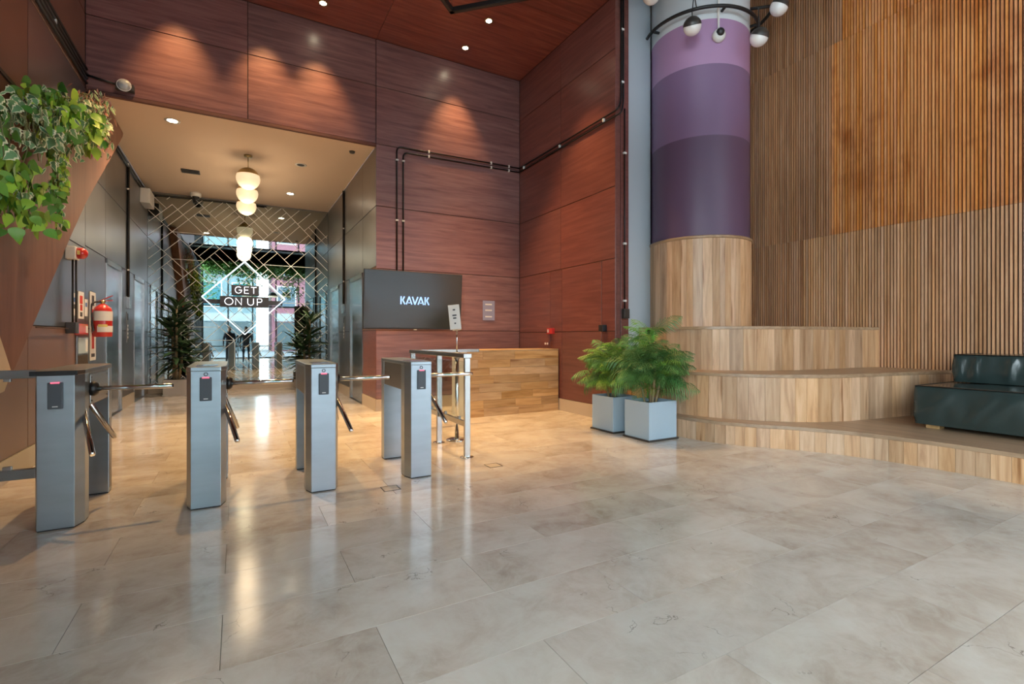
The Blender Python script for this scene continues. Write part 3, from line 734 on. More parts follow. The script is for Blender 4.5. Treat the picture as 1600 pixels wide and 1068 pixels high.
conduit('bundle of dark conduits running high along the left wall towards the opening',
    [[(xl, 2.6, 4.55+.06*k), (xl, YB-.03, 4.55+.06*k)] for k in range(4)], [((xl, 7.0, 4.64), 'y'), ((xl, 5.6, 4.64), 'y')], r=.016)
t = conduit('paired dark conduits under the passage ceiling ending at the white box by the mirror',
    [[(xl, 8.45, 4.36), (xl, 12.9, 4.36)], [(xl, 8.45, 4.30), (xl, 12.9, 4.30)], [(xl, 12.9, 4.36), (-1.6, YM-.03, 4.38), (.6, YM-.03, 4.40)]], [((xl, 11.0, 4.33), 'y')], r=.018)
part('junction_box', MB().box(XL, XL+.17, 12.35, 12.95, 3.98, 4.28), M['white'], t, .01, label='white junction box')
conduit('vertical dark conduit down the left passage wall to the elevator call box',
    [[(xl, 11.05, 4.3), (xl, 11.05, 1.95)]], [((xl,11.05,3.9),'Z'), ((xl,11.05,2.45),'Z')], r=.022)
conduit('vertical dark conduit down the right passage wall to the elevator call box',
    [[(XC-.02, 11.1, PZ-.03), (XC-.02, 11.1, 1.95)]], [((XC-.02,11.1,3.6),'Z'), ((XC-.02,11.1,2.45),'Z')], r=.022)
def call_panel(xf, s, y, label):
    t = thing('call_panel', label, 'button panel', (xf+s*.01, y, 1.5), 'elevator call panels')
    a, b_ = sorted((xf, xf+s*.05))
    part('box', MB().box(a, b_, y-.09, y+.09, 1.76, 1.96), M['steel_h'], t, .004)
    a, b_ = sorted((xf, xf+s*.012))
    part('plate', MB().box(a, b_, y-.07, y+.07, 1.15, 1.70), M['steel_dark'], t, .003)
    part('display', MB().box(*sorted((xf+s*.012, xf+s*.016)), y-.035, y+.035, 1.55, 1.67), M['black_plastic'], t)
    for z in (1.24, 1.31, 1.38, 1.45):
        part('button', MB().tube([(xf+s*.011, y, z), (xf+s*.018, y, z)], .022, 12), M['clip'], t)
call_panel(XL, 1, 11.05, 'elevator call panel between the two doors on the left passage wall')
call_panel(XC, -1, 11.1, 'elevator call panel between the two doors on the right passage wall')
# ------------------------------------------------------------------ left wall safety gear
t = thing('alarm_beacon', 'red strobe beacon with white box and black conduit beside the rust cladding', 'alarm', (XL, 7.5, 2.2))
part('base_box', MB().box(XL+.002, XL+.10, 7.42, 7.58, 2.15, 2.30), M['white'], t, .01)
part('beacon', MB().lathe([(.0,-.005),(.066,0),(.066,.05),(.05,.075),(.03,.09),(0,.095)], (XL+.10, 7.5, 2.23), 20, mat=Matrix.Rotation(PI/2,3,'Y')), M['red'], t)
part('lens_label', MB().box(XL+.108, XL+.135, 7.431, 7.435, 2.205, 2.255), M['yellow'], t)
part('conduit', MB().tube([(XL+.055, 7.5, 2.15), (XL+.055, 7.5, 1.42)], .010, 8).tube([(XL+.085, 7.5, 2.15), (XL+.085, 7.5, 1.42)], .010, 8), M['black'], t)
part('lower_box', MB().box(XL+.002, XL+.10, 7.44, 7.56, 1.29, 1.42), M['cap_grey'], t, .005)
part('pipe', MB().tube([(XL+.03, 7.44, 1.345), (XL+.03, 6.4, 1.345)], .006, 8), M['dark_red'], t)
t = thing('fire_extinguisher', 'red fire extinguisher with white labels hung on the left passage wall', 'extinguisher', (-1.62, 8.62, 1.25))
ex, ey = -1.62, 8.62
part('cylinder', MB().lathe([(0,1.25),(.098,1.25),(.105,1.265),(.105,1.60),(.09,1.65),(.05,1.685),(.03,1.70),(0,1.70)], (ex,ey,0), 28), M['red'], t)
part('label', MB().lathe([(.1062,1.47),(.1062,1.60)], (ex,ey,0), 20, a0=-2.6, a1=.4), M['label'], t, label='white upper label')
part('label', MB().lathe([(.1062,1.315),(.1062,1.40)], (ex,ey,0), 20, a0=-2.0, a1=.4), M['label'], t, label='white lower label')
part('label_band', MB().lathe([(.1066,1.385),(.1066,1.42)], (ex,ey,0), 12, a0=-1.9, a1=-.9), M['yellow'], t)
part('valve', MB().tube([(ex,ey,1.69),(ex,ey,1.75)], .022, 10), M['brass'], t)
part('handle', MB().obox((ex+.02,ey+.02,1.775), (.19,.025,.012), Matrix.Rotation(-.5,3,'Y')).obox((ex+.02,ey+.02,1.745), (.17,.025,.012), Matrix.Rotation(-.1,3,'Y')), M['red'], t)
part('hose', MB().tube(catmull([(ex-.02,ey,1.73),(ex-.09,ey-.07,1.71),(ex-.11,ey-.09,1.60),(ex-.10,ey-.08,1.42),(ex-.08,ey-.07,1.33)],6), .012, 8), M['black_plastic'], t)
part('bracket', MB().box(XL, ex-.09, ey-.04, ey+.04, 1.52, 1.58), M['steel_dark'], t)
def wall_paper(label, y0, y1, z0, z1, bars, cat='sign', d=.006):
    t = thing('wall_sign', label, cat, (XL+.003, (y0+y1)/2, z0))
    part('sheet', MB().box(XL+.002, XL+.002+d, y0, y1, z0, z1), M['label'], t)
    for (a, b_, c_, d_, m_) in bars:
        part('print', MB().box(XL+.002+d, XL+.0035+d, y0+(y1-y0)*a, y0+(y1-y0)*b_, z0+(z1-z0)*c_, z0+(z1-z0)*d_), M[m_], t)
wall_paper('narrow white sign beside the black conduit, leftmost of the paper signs', 7.72, 7.90, 1.51, 1.78, [(.2,.8,.6,.8,'blueink'),(.2,.8,.3,.5,'ink')])
wall_paper('white sign with red lettering, middle of the paper signs', 7.95, 8.20, 1.48, 1.82, [(.25,.75,.55,.85,'redink'),(.3,.7,.3,.52,'redink'),(.3,.7,.08,.24,'ink')])
wall_paper('small white sign with blue print, right of the red lettered one', 8.24, 8.38, 1.52, 1.74, [(.2,.8,.55,.8,'blueink')])
wall_paper('tall white arrow strip behind the fire extinguisher, red arrow low on it', 8.50, 8.80, .93, 1.86, [(.3,.7,.80,.95,'ink'),(.35,.65,.56,.75,'redink'),(.3,.7,.17,.40,'redink'),(.2,.8,.05,.1,'ink')])
t = thing('fire_alarm_box', 'square red fire alarm box below the paper signs', 'alarm', (XL, 8.25, 1.25))
part('housing', MB().box(XL+.002, XL+.05, 7.80, 8.20, 1.28, 1.41), M['red'], t, .006)
part('pull_tab', MB().box(XL+.05, XL+.056, 8.08, 8.16, 1.30, 1.39), M['label'], t)
t = thing('framed_notice', 'framed evacuation plan with photographs below the red alarm box', 'frame', (XL, 8.25, .8))
part('border', MB().box(XL+.002, XL+.02, 7.84, 8.36, .86, 1.26), M['steel_dark'], t, .004)
part('upper_sheet', MB().box(XL+.02, XL+.023, 7.88, 8.32, 1.04, 1.24), M['planter'], t)
part('lower_sheet', MB().box(XL+.02, XL+.023, 7.88, 8.32, .88, 1.02), M['soil'], t)
part('side_strip', MB().box(XL+.023, XL+.026, 8.20, 8.30, 1.06, 1.22), M['label'], t)
# wall lamp over the opening's left corner
t = thing('wall_lamp', 'round glass emergency lamp on a short arm above the passage opening', 'lamp', (-1.3, YB-.05, 4.58))
part('arm', MB().tube([(XL+.02, YB-.02, 4.66), (-1.42, YB-.05, 4.60)], .014, 8), M['black'], t)
part('lens', MB().lathe([(0,-.03),(.04,-.03),(.072,0),(.072,.03),(.045,.055),(0,.06)], (-1.32, YB-.10, 4.58), 20, mat=Matrix.Rotation(PI/2,3,'X')), M['lens'], t)
part('cage', MB().tube(arc((-1.32, YB-.12, 4.58), .076, 0, 2*PI, 24, 'xz'), .006, 6), M['clip'], t)
part('clamp', MB().box(-1.42, -1.22, YB-.09, YB, 4.54, 4.62), M['cap_grey'], t)
# ------------------------------------------------------------------ ceiling fittings
def downlight(x, y, z, label, lit, r=.06, group=None):
    t = thing('downlight', label, 'downlight', (x, y, z), group)
    part('ring', MB().lathe([(r*.78,-.004),(r*1.15,-.008),(r*1.2,0),(r*.78,0)], (x,y,z), 24), M['brass'] if z > 5 else M['clip'], t)
    part('lens', MB().lathe([(0,-.003),(r*.8,-.003)], (x,y,z), 24), M['lamp_warm'] if lit else M['cap_grey'], t)
LB = {(3.43,7.80): 'lit downlight in the red ceiling nearest the corner above the desk', (3.46,6.95): 'lit downlight in the red ceiling, beside the black frame lamp',
      (1.11,7.79): 'lit downlight in the red ceiling above the passage opening'}
for (x, y) in LOBBY_SPOTS:
    if (x, y) in LB: downlight(x, y, CEIL_Z, LB[(x,y)], True)
for (px, py, lab, lit) in [(-.85, 8.80, 'lit round downlight nearest the opening in the beige passage ceiling', True), (1.02, 12.0, 'lit round downlight near the mirror in the beige passage ceiling', True), (1.02, 9.9, 'unlit dark downlight in the beige passage ceiling', False)]:
    downlight(px, py, PZ, lab, lit, .085)
    if lit: spot('passage_lamp', (px, py, PZ-.03), 230, (1,.77,.52), 120, .8, .06)
single('ceiling_vent', MB().box(-.95, -.65, 11.2, 11.45, PZ-.012, PZ-.001).box(-.93, -.67, 11.24, 11.28, PZ-.018, PZ-.012).box(-.93, -.67, 11.32, 11.36, PZ-.018, PZ-.012), M['cap_grey'], 'small dark slotted vent in the beige passage ceiling', 'vent')
single('smoke_detector', MB().lathe([(0,-.03),(.04,-.03),(.05,0),(0,0)], (1.72, 8.75, PZ), 16), M['cap_grey'], 'tiny dark sensor in the passage ceiling at its right front corner', 'sensor')
t = thing('dome_camera', 'white dome camera under the passage ceiling by the mirror', 'camera', (-.82, 12.95, PZ))
part('base', MB().lathe([(0,0),(.10,0),(.11,-.03),(.10,-.09),(0,-.09)], (-.82,12.95,PZ), 20), M['white'], t)
part('dome', MB().lathe([(.07,-.09),(.065,-.13),(.035,-.16),(0,-.165)], (-.82,12.95,PZ), 20), M['black_plastic'], t)
for (y, lab) in [(9.84, 'opal globe pendant with brass cap, nearest of the passage row'), (10.87, 'opal globe pendant with brass cap, middle of the passage row'), (11.93, 'opal globe pendant with brass cap, nearest the mirror')]:
    t = thing('pendant_lamp', lab, 'pendant lamp', (.155, y, PZ), 'globe pendants in the passage')
    part('canopy', MB().lathe([(0,0),(.065,0),(.065,-.025),(0,-.025)], (.155,y,PZ), 24), M['brass'], t)
    part('rod', MB().tube([(.155,y,PZ-.02),(.155,y,PZ-.23)], .007, 8), M['brass'], t)
    cz = PZ-.41; r = .19
    part('cap', MB().lathe([(r*math.sin(a)*1.01, r*math.cos(a)*1.01) for a in [i*1.25/8 for i in range(9)]], (.155,y,cz), 32), M['brass'], t)
    l = bpy.data.lights.new('pendant_light', 'POINT'); l.energy = 9; l.color = (1,.76,.48); l.shadow_soft_size = .19
    lo = bpy.data.objects.new('pendant_light', l); COL.objects.link(lo); lo.location = (.155, y, cz-r-.14)
    part('globe', MB().lathe([(r*math.sin(a), r*math.cos(a)) for a in [1.2+i*(PI-1.2)/12 for i in range(13)]], (.155,y,cz), 32), M['globe_on'], t, label='lit opal lower globe')
# black angular frame lamp under the red ceiling
t = thing('frame_lamp', 'black angular frame lamp hanging under the red ceiling', 'pendant lamp', (2.49, 6.11, 5.6))
fp_ = [Vector((2.49,6.11,5.6)), Vector((1.2,4.98,5.6)), Vector((2.45,3.75,5.6)), Vector((3.74,4.90,5.6))]
for a, b_ in zip(fp_, fp_[1:]+fp_[:1]):
    d = (b_-a).normalized(); n = Vector((0,0,1)); m_ = Matrix((d, n.cross(d), n)).transposed()
    br = part('bar', MB().obox((a+b_)/2, ((b_-a).length+.05, .06, .06), m_), M['black'], t, .003)
    part('diffuser', MB().obox((a+b_)/2-Vector((0,0,.031)), ((b_-a).length-.08, .03, .004), m_), M['cap_grey'], br)
for p in fp_: part('wire', MB().tube([p+Vector((0,0,.03)), (p.x,p.y,CEIL_Z+(0 if p.y > 2.45 else 1))], .003, 6), M['black'], t)
# ------------------------------------------------------------------ ring of globe lamps round the column
t = thing('ring_light', 'black curved rail with half-capped globes around the top of the column', 'lamp', (CX, CY, 5.76))
def ring(r, z, a0, a1, name='rail'):
    pts = [(CX+r*math.cos(a), CY+r*math.sin(a), z) for a in [math.radians(a0+(a1-a0)*i/40) for i in range(41)]]
    return part(name, MB().tube(pts, .024, 8), M['black'], t)
ring(.815, 5.76, 156, 372); ring(1.05, 6.15, 290, 420)
for a in (168, 245, 300, 350):
    a = math.radians(a); d = Vector((math.cos(a), math.sin(a), 0)); p = Vector((CX,CY,5.76))
    part('bracket', MB().tube([p+d*.70, p+d*.81], .02, 8), M['black'], t)
a = math.radians(318); d = Vector((math.cos(a), math.sin(a), 0)); p = Vector((CX,CY,6.15)); part('bracket', MB().tube([p+d*.70, p+d*1.05], .022, 8), M['black'], t)
def ring_globe(c, att, r=.118, tilt_=0):
    c = Vector(c); att = Vector(att); top = c+Vector((0,0,r))
    arm = part('lamp_arm', MB().tube(catmull([att, att+(c-att)*.55*Vector((1,1,0))+Vector((0,0,.10)), top+Vector((0,0,.10)), top], 6), .007, 6), M['black'], t)
    m_ = Matrix.Rotation(-.5, 3, Vector((c.x-CX, c.y-CY, 0)).cross(Vector((0,0,1))).normalized())
    part('lamp_cap', MB().lathe([(r*math.sin(q)*1.02, r*math.cos(q)*1.02) for q in [i*1.5/8 for i in range(9)]], c, 24, mat=m_), M['cap_grey'], t)
    part('lamp_globe', MB().lathe([(r*math.sin(q), r*math.cos(q)) for q in [1.45+i*(PI-1.45)/10 for i in range(11)]], c, 24, mat=m_), M['globe_off'], t, label='white opal half globe')
def rp_(r, z, a): a = math.radians(a); return (CX+r*math.cos(a), CY+r*math.sin(a), z)
ring_globe((5.33, 4.58, 5.42), rp_(.815, 5.76, 218))
ring_globe((6.11, 4.14, 5.27), rp_(.815, 5.76, 312))
ring_globe((6.49, 4.10, 5.78), rp_(1.05, 6.15, 308))
ring_globe((4.97, 4.97, 5.95), rp_(.815, 5.76, 165))
t = thing('dome_camera', 'white dome camera with dark eye on the lilac band of the column', 'camera', (5.80, 4.53, 5.42))
ca = math.radians(240.5); cd = Vector((math.cos(ca), math.sin(ca), 0)); cpos = Vector((CX,CY,5.40))+cd*.705
mt_ = Matrix((cd.cross(Vector((0,0,1))), Vector((0,0,1)), cd)).transposed()
part('base', MB().lathe([(0,0),(.085,0),(.09,.03),(.08,.07),(.05,.085),(0,.085)], cpos, 24, mat=mt_), M['white'], t)
part('dome', MB().lathe([(.055,.08),(.05,.105),(.03,.125),(0,.13)], cpos+Vector((0,0,.02)), 20, mat=mt_), M['black_plastic'], t)
part('cable_pipe', MB().tube([cpos+cd*.02+Vector((0,0,.08)), cpos+cd*.02+Vector((0,0,1.4))], .014, 8), M['clip'], t)
# ------------------------------------------------------------------ neon sign in front of the mirror
t = thing('neon_sign', 'white neon diamond with two charcoal plates of lettering on the mirror', 'sign', (.14, 13.22, 2.17))
ny = 13.22; nc = Vector((.14, ny, 2.17)); h = .865
co = [nc+Vector((0,0,h)), nc+Vector((h,0,0)), nc+Vector((0,0,-h)), nc+Vector((-h,0,0))]
for a, b_ in zip(co, co[1:]+co[:1]): part('neon_tube', MB().tube([a, b_], .0075, 8), M['neon'], t)
part('support_bar', MB().box(-.70, .95, ny+.02, ny+.05, 2.02, 2.12), M['plate'], t)
def plate_text(x0, x1, z0, z1, letters, hh):
    p = part('text_plate', MB().box(x0, x1, ny-.03, ny+.015, z0, z1), M['plate'], t, .003)
    mb = MB()
    zc = (z0+z1)/2; n = len(letters); 
    for (ch, lx, w) in letters:
        def q(a, b_): return (lx+a*w, ny-.038, zc+(b_-.5)*hh)
        def poly(pts): mb.tube([q(*p_) for p_ in pts], .0075, 6)
        circ = lambda a0, a1: [(.5+.5*math.cos(math.radians(a0+(a1-a0)*i/20)), .5+.5*math.sin(math.radians(a0+(a1-a0)*i/20))) for i in range(21)]
        if ch == 'G': poly(circ(45, 360)); poly([(1,.5),(.55,.5)])
        if ch == 'E': poly([(1,1),(0,1),(0,0),(1,0)]); poly([(0,.52),(.85,.52)])
        if ch == 'T': poly([(0,1),(1,1)]); poly([(.5,1),(.5,0)])
        if ch == 'O': poly(circ(0, 360))
        if ch == 'N': poly([(0,0),(0,1),(1,0),(1,1)])
        if ch == 'U': poly([(0,1),(0,.35)]+[(.5-.5*math.cos(PI*i/10), .35-.35*math.sin(PI*i/10)) for i in range(11)]+[(1,1)])
        if ch == 'P': poly([(0,0),(0,1),(.6,1)]+[(.6+.4*math.sin(PI*i/8), .74+.26*math.cos(PI*i/8)) for i in range(9)]+[(0,.48)])
    part('letters', mb, M['letter'], p, label='white lit letters ' + ''.join(l[0] for l in letters))
plate_text(-.135, .44, 2.235, 2.465, [('G',-.06,.135),('E',.13,.09),('T',.265,.12)], .15)
plate_text(-.37, .645, 1.955, 2.20, [('O',-.27,.165),('N',-.05,.12),('U',.20,.12),('P',.40,.10)], .16)
# ------------------------------------------------------------------ leather sofa on the platform
t = thing('leather_sofa', 'dark green leather low sofa with a block backrest on the oak platform', 'sofa', (7.2, 1.6, .26))
def cushion(name, x0, x1, y0, y1, z0, z1, seed):
    nx, ny_, nz = 10, 26, 8
    bm = bmesh.new(); bmesh.ops.create_cube(bm, size=1)
    bmesh.ops.subdivide_edges(bm, edges=bm.edges[:], cuts=1, use_grid_fill=True)
    bm.free()
    mb = MB()
    b = (x0, x1, y0, y1, z0, z1)
    from mathutils import noise
    def pt(a, c_, e):
        p = Vector((x0+(x1-x0)*a, y0+(y1-y0)*c_, z0+(z1-z0)*e))
        cen = Vector(((x0+x1)/2, (y0+y1)/2, (z0+z1)/2))
        bul = .022*(4*e*(1-e))
        if a in (0, 1): p.x += (-1 if a == 0 else 1)*bul*min(1, 6*c_*(1-c_)+.2)
        if c_ in (0, 1): p.y += (-1 if c_ == 0 else 1)*bul*.6
        if e == 1: p.z += .018*16*a*(1-a)*c_*(1-c_)
        # folds
        w = noise.noise(Vector((p.y*9+seed, p.z*2.2+p.y*3, seed)))*.5 + noise.noise(Vector((p.y*17+p.z*6, p.z*3, seed+5)))*.3
        if a == 0:
            fo = (1-abs(noise.noise(Vector((p.y*(6.5 if name == 'backrest' else 3.4)+p.z*(1.2 if name == 'backrest' else 2.6), p.z*.8, seed+9)))))**4
            p.x += (w*.02 - fo*(.038 if name == 'backrest' else .034) + .014)*min(1, 5*e*(1-e)+.1)
        if e == 1: p.z += noise.noise(Vector((p.x*4, p.y*4, seed)))*.008*16*a*(1-a)*c_*(1-c_)
        return p
    def grid(fn, n, m_):
        vs = [fn(i/n, j/m_) for j in range(m_+1) for i in range(n+1)]
        fs = [(j*(n+1)+i, j*(n+1)+i+1, (j+1)*(n+1)+i+1, (j+1)*(n+1)+i) for j in range(m_) for i in range(n)]
        mb.add(vs, fs, True)
    grid(lambda i, j: pt(0, i, j), 70, 14); grid(lambda i, j: pt(1, i, j), 8, 4)
    grid(lambda i, j: pt(i, 0, j), 14, 14); grid(lambda i, j: pt(i, 1, j), 14, 14)
    grid(lambda i, j: pt(i, j, 1), 14, 70); grid(lambda i, j: pt(i, j, 0), 4, 4)
    o = part(name, mb, M['leather'], t)
    bm = bmesh.new(); bm.from_mesh(o.data); bmesh.ops.remove_doubles(bm, verts=bm.verts, dist=.002); bmesh.ops.recalc_face_normals(bm, faces=bm.faces); bm.to_mesh(o.data); bm.free()
    e = .006
    pip = [(x0-.002,y0,z1),(x0-.002,y1,z1),(x1,y1,z1),(x1,y0,z1)]
    part('piping', MB().tube([pip[3],pip[0],pip[1],pip[2]], .006, 6).tube([(x0-.001,y1,z0+.02),(x0-.001,y1,z1)], .006, 6), M['piping'], o)
    return o
cushion('seat', 6.50, 8.05, .62, 2.55, .305, .715, 1.3)
cushion('backrest', 7.22, 7.98, .62, 2.46, .735, 1.045, 8.1)
for (x, y) in ((6.62, 2.42), (6.62, .75), (7.9, 2.42), (7.9, .75)):
    part('foot', MB().box(x-.06, x+.06, y-.06, y+.06, .26, .31), M['oak_h'], t, .003)
# ------------------------------------------------------------------ plants
def leaf_mat(name, c, edge=None, rough=.45):
    m, t, b = nt(name)
    oi = t.nodes.new('ShaderNodeObjectInfo')
    hs = t.nodes.new('ShaderNodeHueSaturation'); hs.inputs['Color'].default_value = rgb(c)
    mr = N(t, 'ShaderNodeMapRange'); mr.inputs['To Min'].default_value = .6; mr.inputs['To Max'].default_value = 1.45
    t.links.new(oi.outputs['Random'], mr.inputs['Value']); t.links.new(mr.outputs[0], hs.inputs['Value'])
    mh = N(t, 'ShaderNodeMapRange'); mh.inputs['To Min'].default_value = .475; mh.inputs['To Max'].default_value = .515
    f = N(t, 'ShaderNodeMath', _operation='MULTIPLY'); f.inputs[1].default_value = 5.7; ff = N(t, 'ShaderNodeMath', _operation='FRACT')
    t.links.new(oi.outputs['Random'], f.inputs[0]); t.links.new(f.outputs[0], ff.inputs[0]); t.links.new(ff.outputs[0], mh.inputs['Value']); t.links.new(mh.outputs[0], hs.inputs['Hue'])
    last = hs.outputs[0]
    if edge:
        at = t.nodes.new('ShaderNodeAttribute'); at.attribute_name = 'rim'
        mx = N(t, 'ShaderNodeMix', _data_type='RGBA'); r = ramp(t, [(.3, (0,0,0)), (.55, (1,1,1))])
        t.links.new(at.outputs['Fac'], r.inputs['Fac']); t.links.new(r.outputs[0], mx.inputs['Factor']); t.links.new(last, mx.inputs['A']); mx.inputs['B'].default_value = rgb(edge); last = mx.outputs['Result']
    t.links.new(last, b.inputs['Base Color']); b.inputs['Roughness'].default_value = rough
    b.inputs['Subsurface Weight'].default_value = 0
    return m
M['ivy_var'] = leaf_mat('variegated_ivy_leaf', (.13,.28,.12), (.85,.85,.58))
M['ivy_green'] = leaf_mat('green_leaf', (.12,.32,.05))
M['lime'] = leaf_mat('lime_leaf', (.34,.56,.06))
M['red_leaf'] = leaf_mat('reddish_leaf', (.48,.18,.13), (.62,.5,.33))
M['palm'] = leaf_mat('palm_frond', (.095,.23,.06), rough=.5)
M['palm_light'] = leaf_mat('light_palm_frond', (.17,.32,.045), rough=.5)
M['dracaena'] = leaf_mat('dark_strap_leaf', (.036,.085,.032))
M['vine_stem'] = plain('vine_stem', (.20,.20,.08), .7)
def leaf_shape(outline, mat, name='leaf'):
    """outline: half profile (along, halfwidth); folded leaf with centre rib; rim attribute 1 at the edge"""
    vs, fs, rim = [], [], []
    for (a, w) in outline:
        zz = -.35*a*a*.6
        vs += [(0, a, zz+.0), (w*.55, a, zz+w*.16), (w, a-.02, zz+w*.12), (-w*.55, a, zz+w*.16), (-w, a-.02, zz+w*.12)]; rim += [0, .25, 1, .25, 1]
    for i in range(len(outline)-1):
        p, q = i*5, (i+1)*5
        fs += [(p, p+1, q+1, q), (p+1, p+2, q+2, q+1), (p+3, p, q, q+3), (p+4, p+3, q+3, q+4)]
    me = bpy.data.meshes.new(name); me.from_pydata(vs, [], fs); me.update()
    at = me.attributes.new('rim', 'FLOAT', 'POINT'); at.data.foreach_set('value', rim)
    for p in me.polygons: p.use_smooth = True
    me.materials.append(M[mat]); return me
IVY = [(0,.02),(.06,.30),(.18,.50),(.30,.34),(.45,.44),(.62,.24),(.82,.13),(1,.005)]
HEART = [(0,.02),(.05,.25),(.18,.42),(.4,.42),(.65,.28),(.85,.12),(1,.005)]
LANCE = [(0,.01),(.15,.12),(.4,.19),(.7,.13),(1,.004)]
L_var = leaf_shape(IVY, 'ivy_var'); L_green = leaf_shape(HEART, 'ivy_green'); L_lime = leaf_shape(HEART, 'lime'); L_red = leaf_shape(LANCE, 'red_leaf'); L_pale = leaf_shape(LANCE, 'ivy_var')
def hanging(label, leaves, strands, size, step, seed, nmax=280, spread=.09):
    rr = random.Random(seed)
    t = thing('trailing_plant', label, 'plant', strands[0][0], 'trailing plants over the staircase side')
    stems = MB(); cnt = 0; spots = []
    for st_ in strands:
        path = catmull(st_, 8)
        stems.tube(path[::2] if len(path) > 6 else path, .004, 5)
        L = 0; nxt = 0
        for a, b_ in zip(path[:-1], path[1:]):
            seg = (b_-a).length; L += seg
            while nxt < L:
                f = 1-(L-nxt)/seg; spots.append(a.lerp(b_, f)); nxt += step*rr.uniform(.5, 1.4)
    rr.shuffle(spots)
    for p in spots[:nmax]:
        me = rr.choice(leaves); s_ = size*rr.uniform(.6, 1.35)
        q = p+Vector((rr.uniform(-.3,1.3)*spread, rr.gauss(0,1)*spread*.8, rr.gauss(0,1)*spread*.6))
        q.x = max(q.x, XL+.21)
        o = link('leaf', me, None, t, q-org(t))
        # face the open side, tip hanging down
        rot = Matrix.Rotation(rr.uniform(-.9,.9),3,'X') @ Matrix.Rotation(rr.uniform(-.9,.9),3,'Z') @ Matrix((Vector((.25,1,0)).normalized(), Vector((.35,-.1,-1)).normalized(), Vector((1,-.25,.3)).normalized())).transposed()
        o.rotation_euler = rot.to_euler(); o.scale = (s_, s_, s_)
    part('stems', stems, M['vine_stem'], t)
    return t
def strands(n, y0, y1, ztop, drop, seed, xo=-1.50, out=.16):
    rr = random.Random(seed); res = []
    for i in range(n):
        y = y0+(y1-y0)*(i+rr.random())/n; z = ztop(y)
        d = drop(y)*rr.uniform(.55, 1.1)
        x1 = xo+rr.uniform(.3, 1)*out
        res.append([(xo-.02, y, z), (x1, y+rr.uniform(-.06,.06), z-.02), (x1+.03, y+rr.uniform(-.12,.12), z-d*.5), (x1+rr.uniform(-.04,.05), y+rr.uniform(-.15,.15), z-d)])
    return res
zt = lambda y: 2.78+(y-4.5)*.42
hanging('large variegated ivy hanging at the frame edge over the rust-brown cladding', [L_var, L_var, L_var, L_var, L_pale, L_green], strands(26, 4.3, 5.7, lambda y: zt(y), lambda y: .55 if y < 4.7 else .34, 1, out=.20), .078, .034, 21, nmax=290)
hanging('long lime and green vine strand dangling lowest beside the variegated ivy', [L_green, L_lime, L_green, L_var], [[(-1.5,5.75,3.1),(-1.40,5.72,2.9),(-1.37,5.66,2.55),(-1.37,5.62,2.16)], [(-1.5,5.9,3.1),(-1.41,5.85,2.85),(-1.38,5.78,2.5)], [(-1.5,5.6,3.1),(-1.40,5.6,2.8),(-1.38,5.6,2.45)], [(-1.5,5.95,3.15),(-1.43,5.95,2.9),(-1.40,5.9,2.62)]], .062, .011, 22, spread=.035)
hanging('bright lime heart-leaved vine at the left frame edge, below the variegated ivy', [L_lime, L_lime, L_green], strands(10, 4.15, 4.70, lambda y: 2.42, lambda y: .42, 3, out=.2), .08, .024, 23)
hanging('pale cream-edged ivy mat along the top of the sloping cladding', [L_var, L_pale, L_pale, L_var], strands(30, 5.6, 7.0, lambda y: zt(y)+.03, lambda y: .50, 4, out=.16), .066, .034, 24, nmax=295)
hanging('lime leaved tuft in the middle of the ivy mat', [L_lime, L_lime, L_green], strands(9, 5.2, 5.75, lambda y: zt(y)+.06, lambda y: .22, 5)+strands(9, 6.15, 6.65, lambda y: zt(y)-.1, lambda y: .30, 6, out=.22), .092, .032, 25)
hanging('reddish leaved trailing plant at the upper end of the planting', [L_red, L_red, L_red, L_pale], strands(18, 6.75, 7.55, lambda y: zt(y)+.08, lambda y: .62, 7, out=.13), .075, .034, 26, spread=.05)

def frond_mesh(L, droop, n, mat, seed, wl=.20):
    rr = random.Random(seed); mb = MB(); pts = []
    for i in range(n+1):
        u_ = i/n; a = droop*u_**1.25
        pts.append(Vector((0, 0, 0)) if i == 0 else pts[-1]+Vector((0, math.sin(.25+a), math.cos(.25+a)))*(L/n))
    mb.tube(pts, [.006*(1-.8*i/n) for i in range(n+1)], 4, cap=False)
    i0 = int(n*.25)
    for i in range(i0, n+1):
        u_ = (i-i0)/(n-i0); tdir = (pts[i]-pts[i-1]).normalized()
        ln = wl*(math.sin(PI*min(1, .25+u_*.72)))*rr.uniform(.9, 1.1)
        up = Vector((1,0,0)).cross(tdir)
        for sgn in (-1, 1):
            d = (Vector((sgn,0,0))*.72 + tdir*.60 + Vector((0,0,-.38)) + up*rr.uniform(-.12,.12)).normalized()
            w = tdir*.0075
            a = pts[i]; m_ = a+d*ln*.5+Vector((0,0,.008)); e = a+d*ln+Vector((0,0,-.22*ln))
            mb.add([a-w*.35, a+w*.35, m_+w, e, m_-w], [(0,1,2,4),(4,2,3)], False)
    me = mb.mesh('frond'); me.materials.append(M[mat]); return me
fronds = [frond_mesh(.60,1.8,21,'palm',1,.23), frond_mesh(.70,1.6,24,'palm',2,.25), frond_mesh(.54,2.2,19,'palm',3,.22), frond_mesh(.66,2.0,22,'palm',4,.24)]
fronds_l = [frond_mesh(.56,1.8,19,'palm_light',5,.21), frond_mesh(.64,1.55,21,'palm_light',6,.22)]
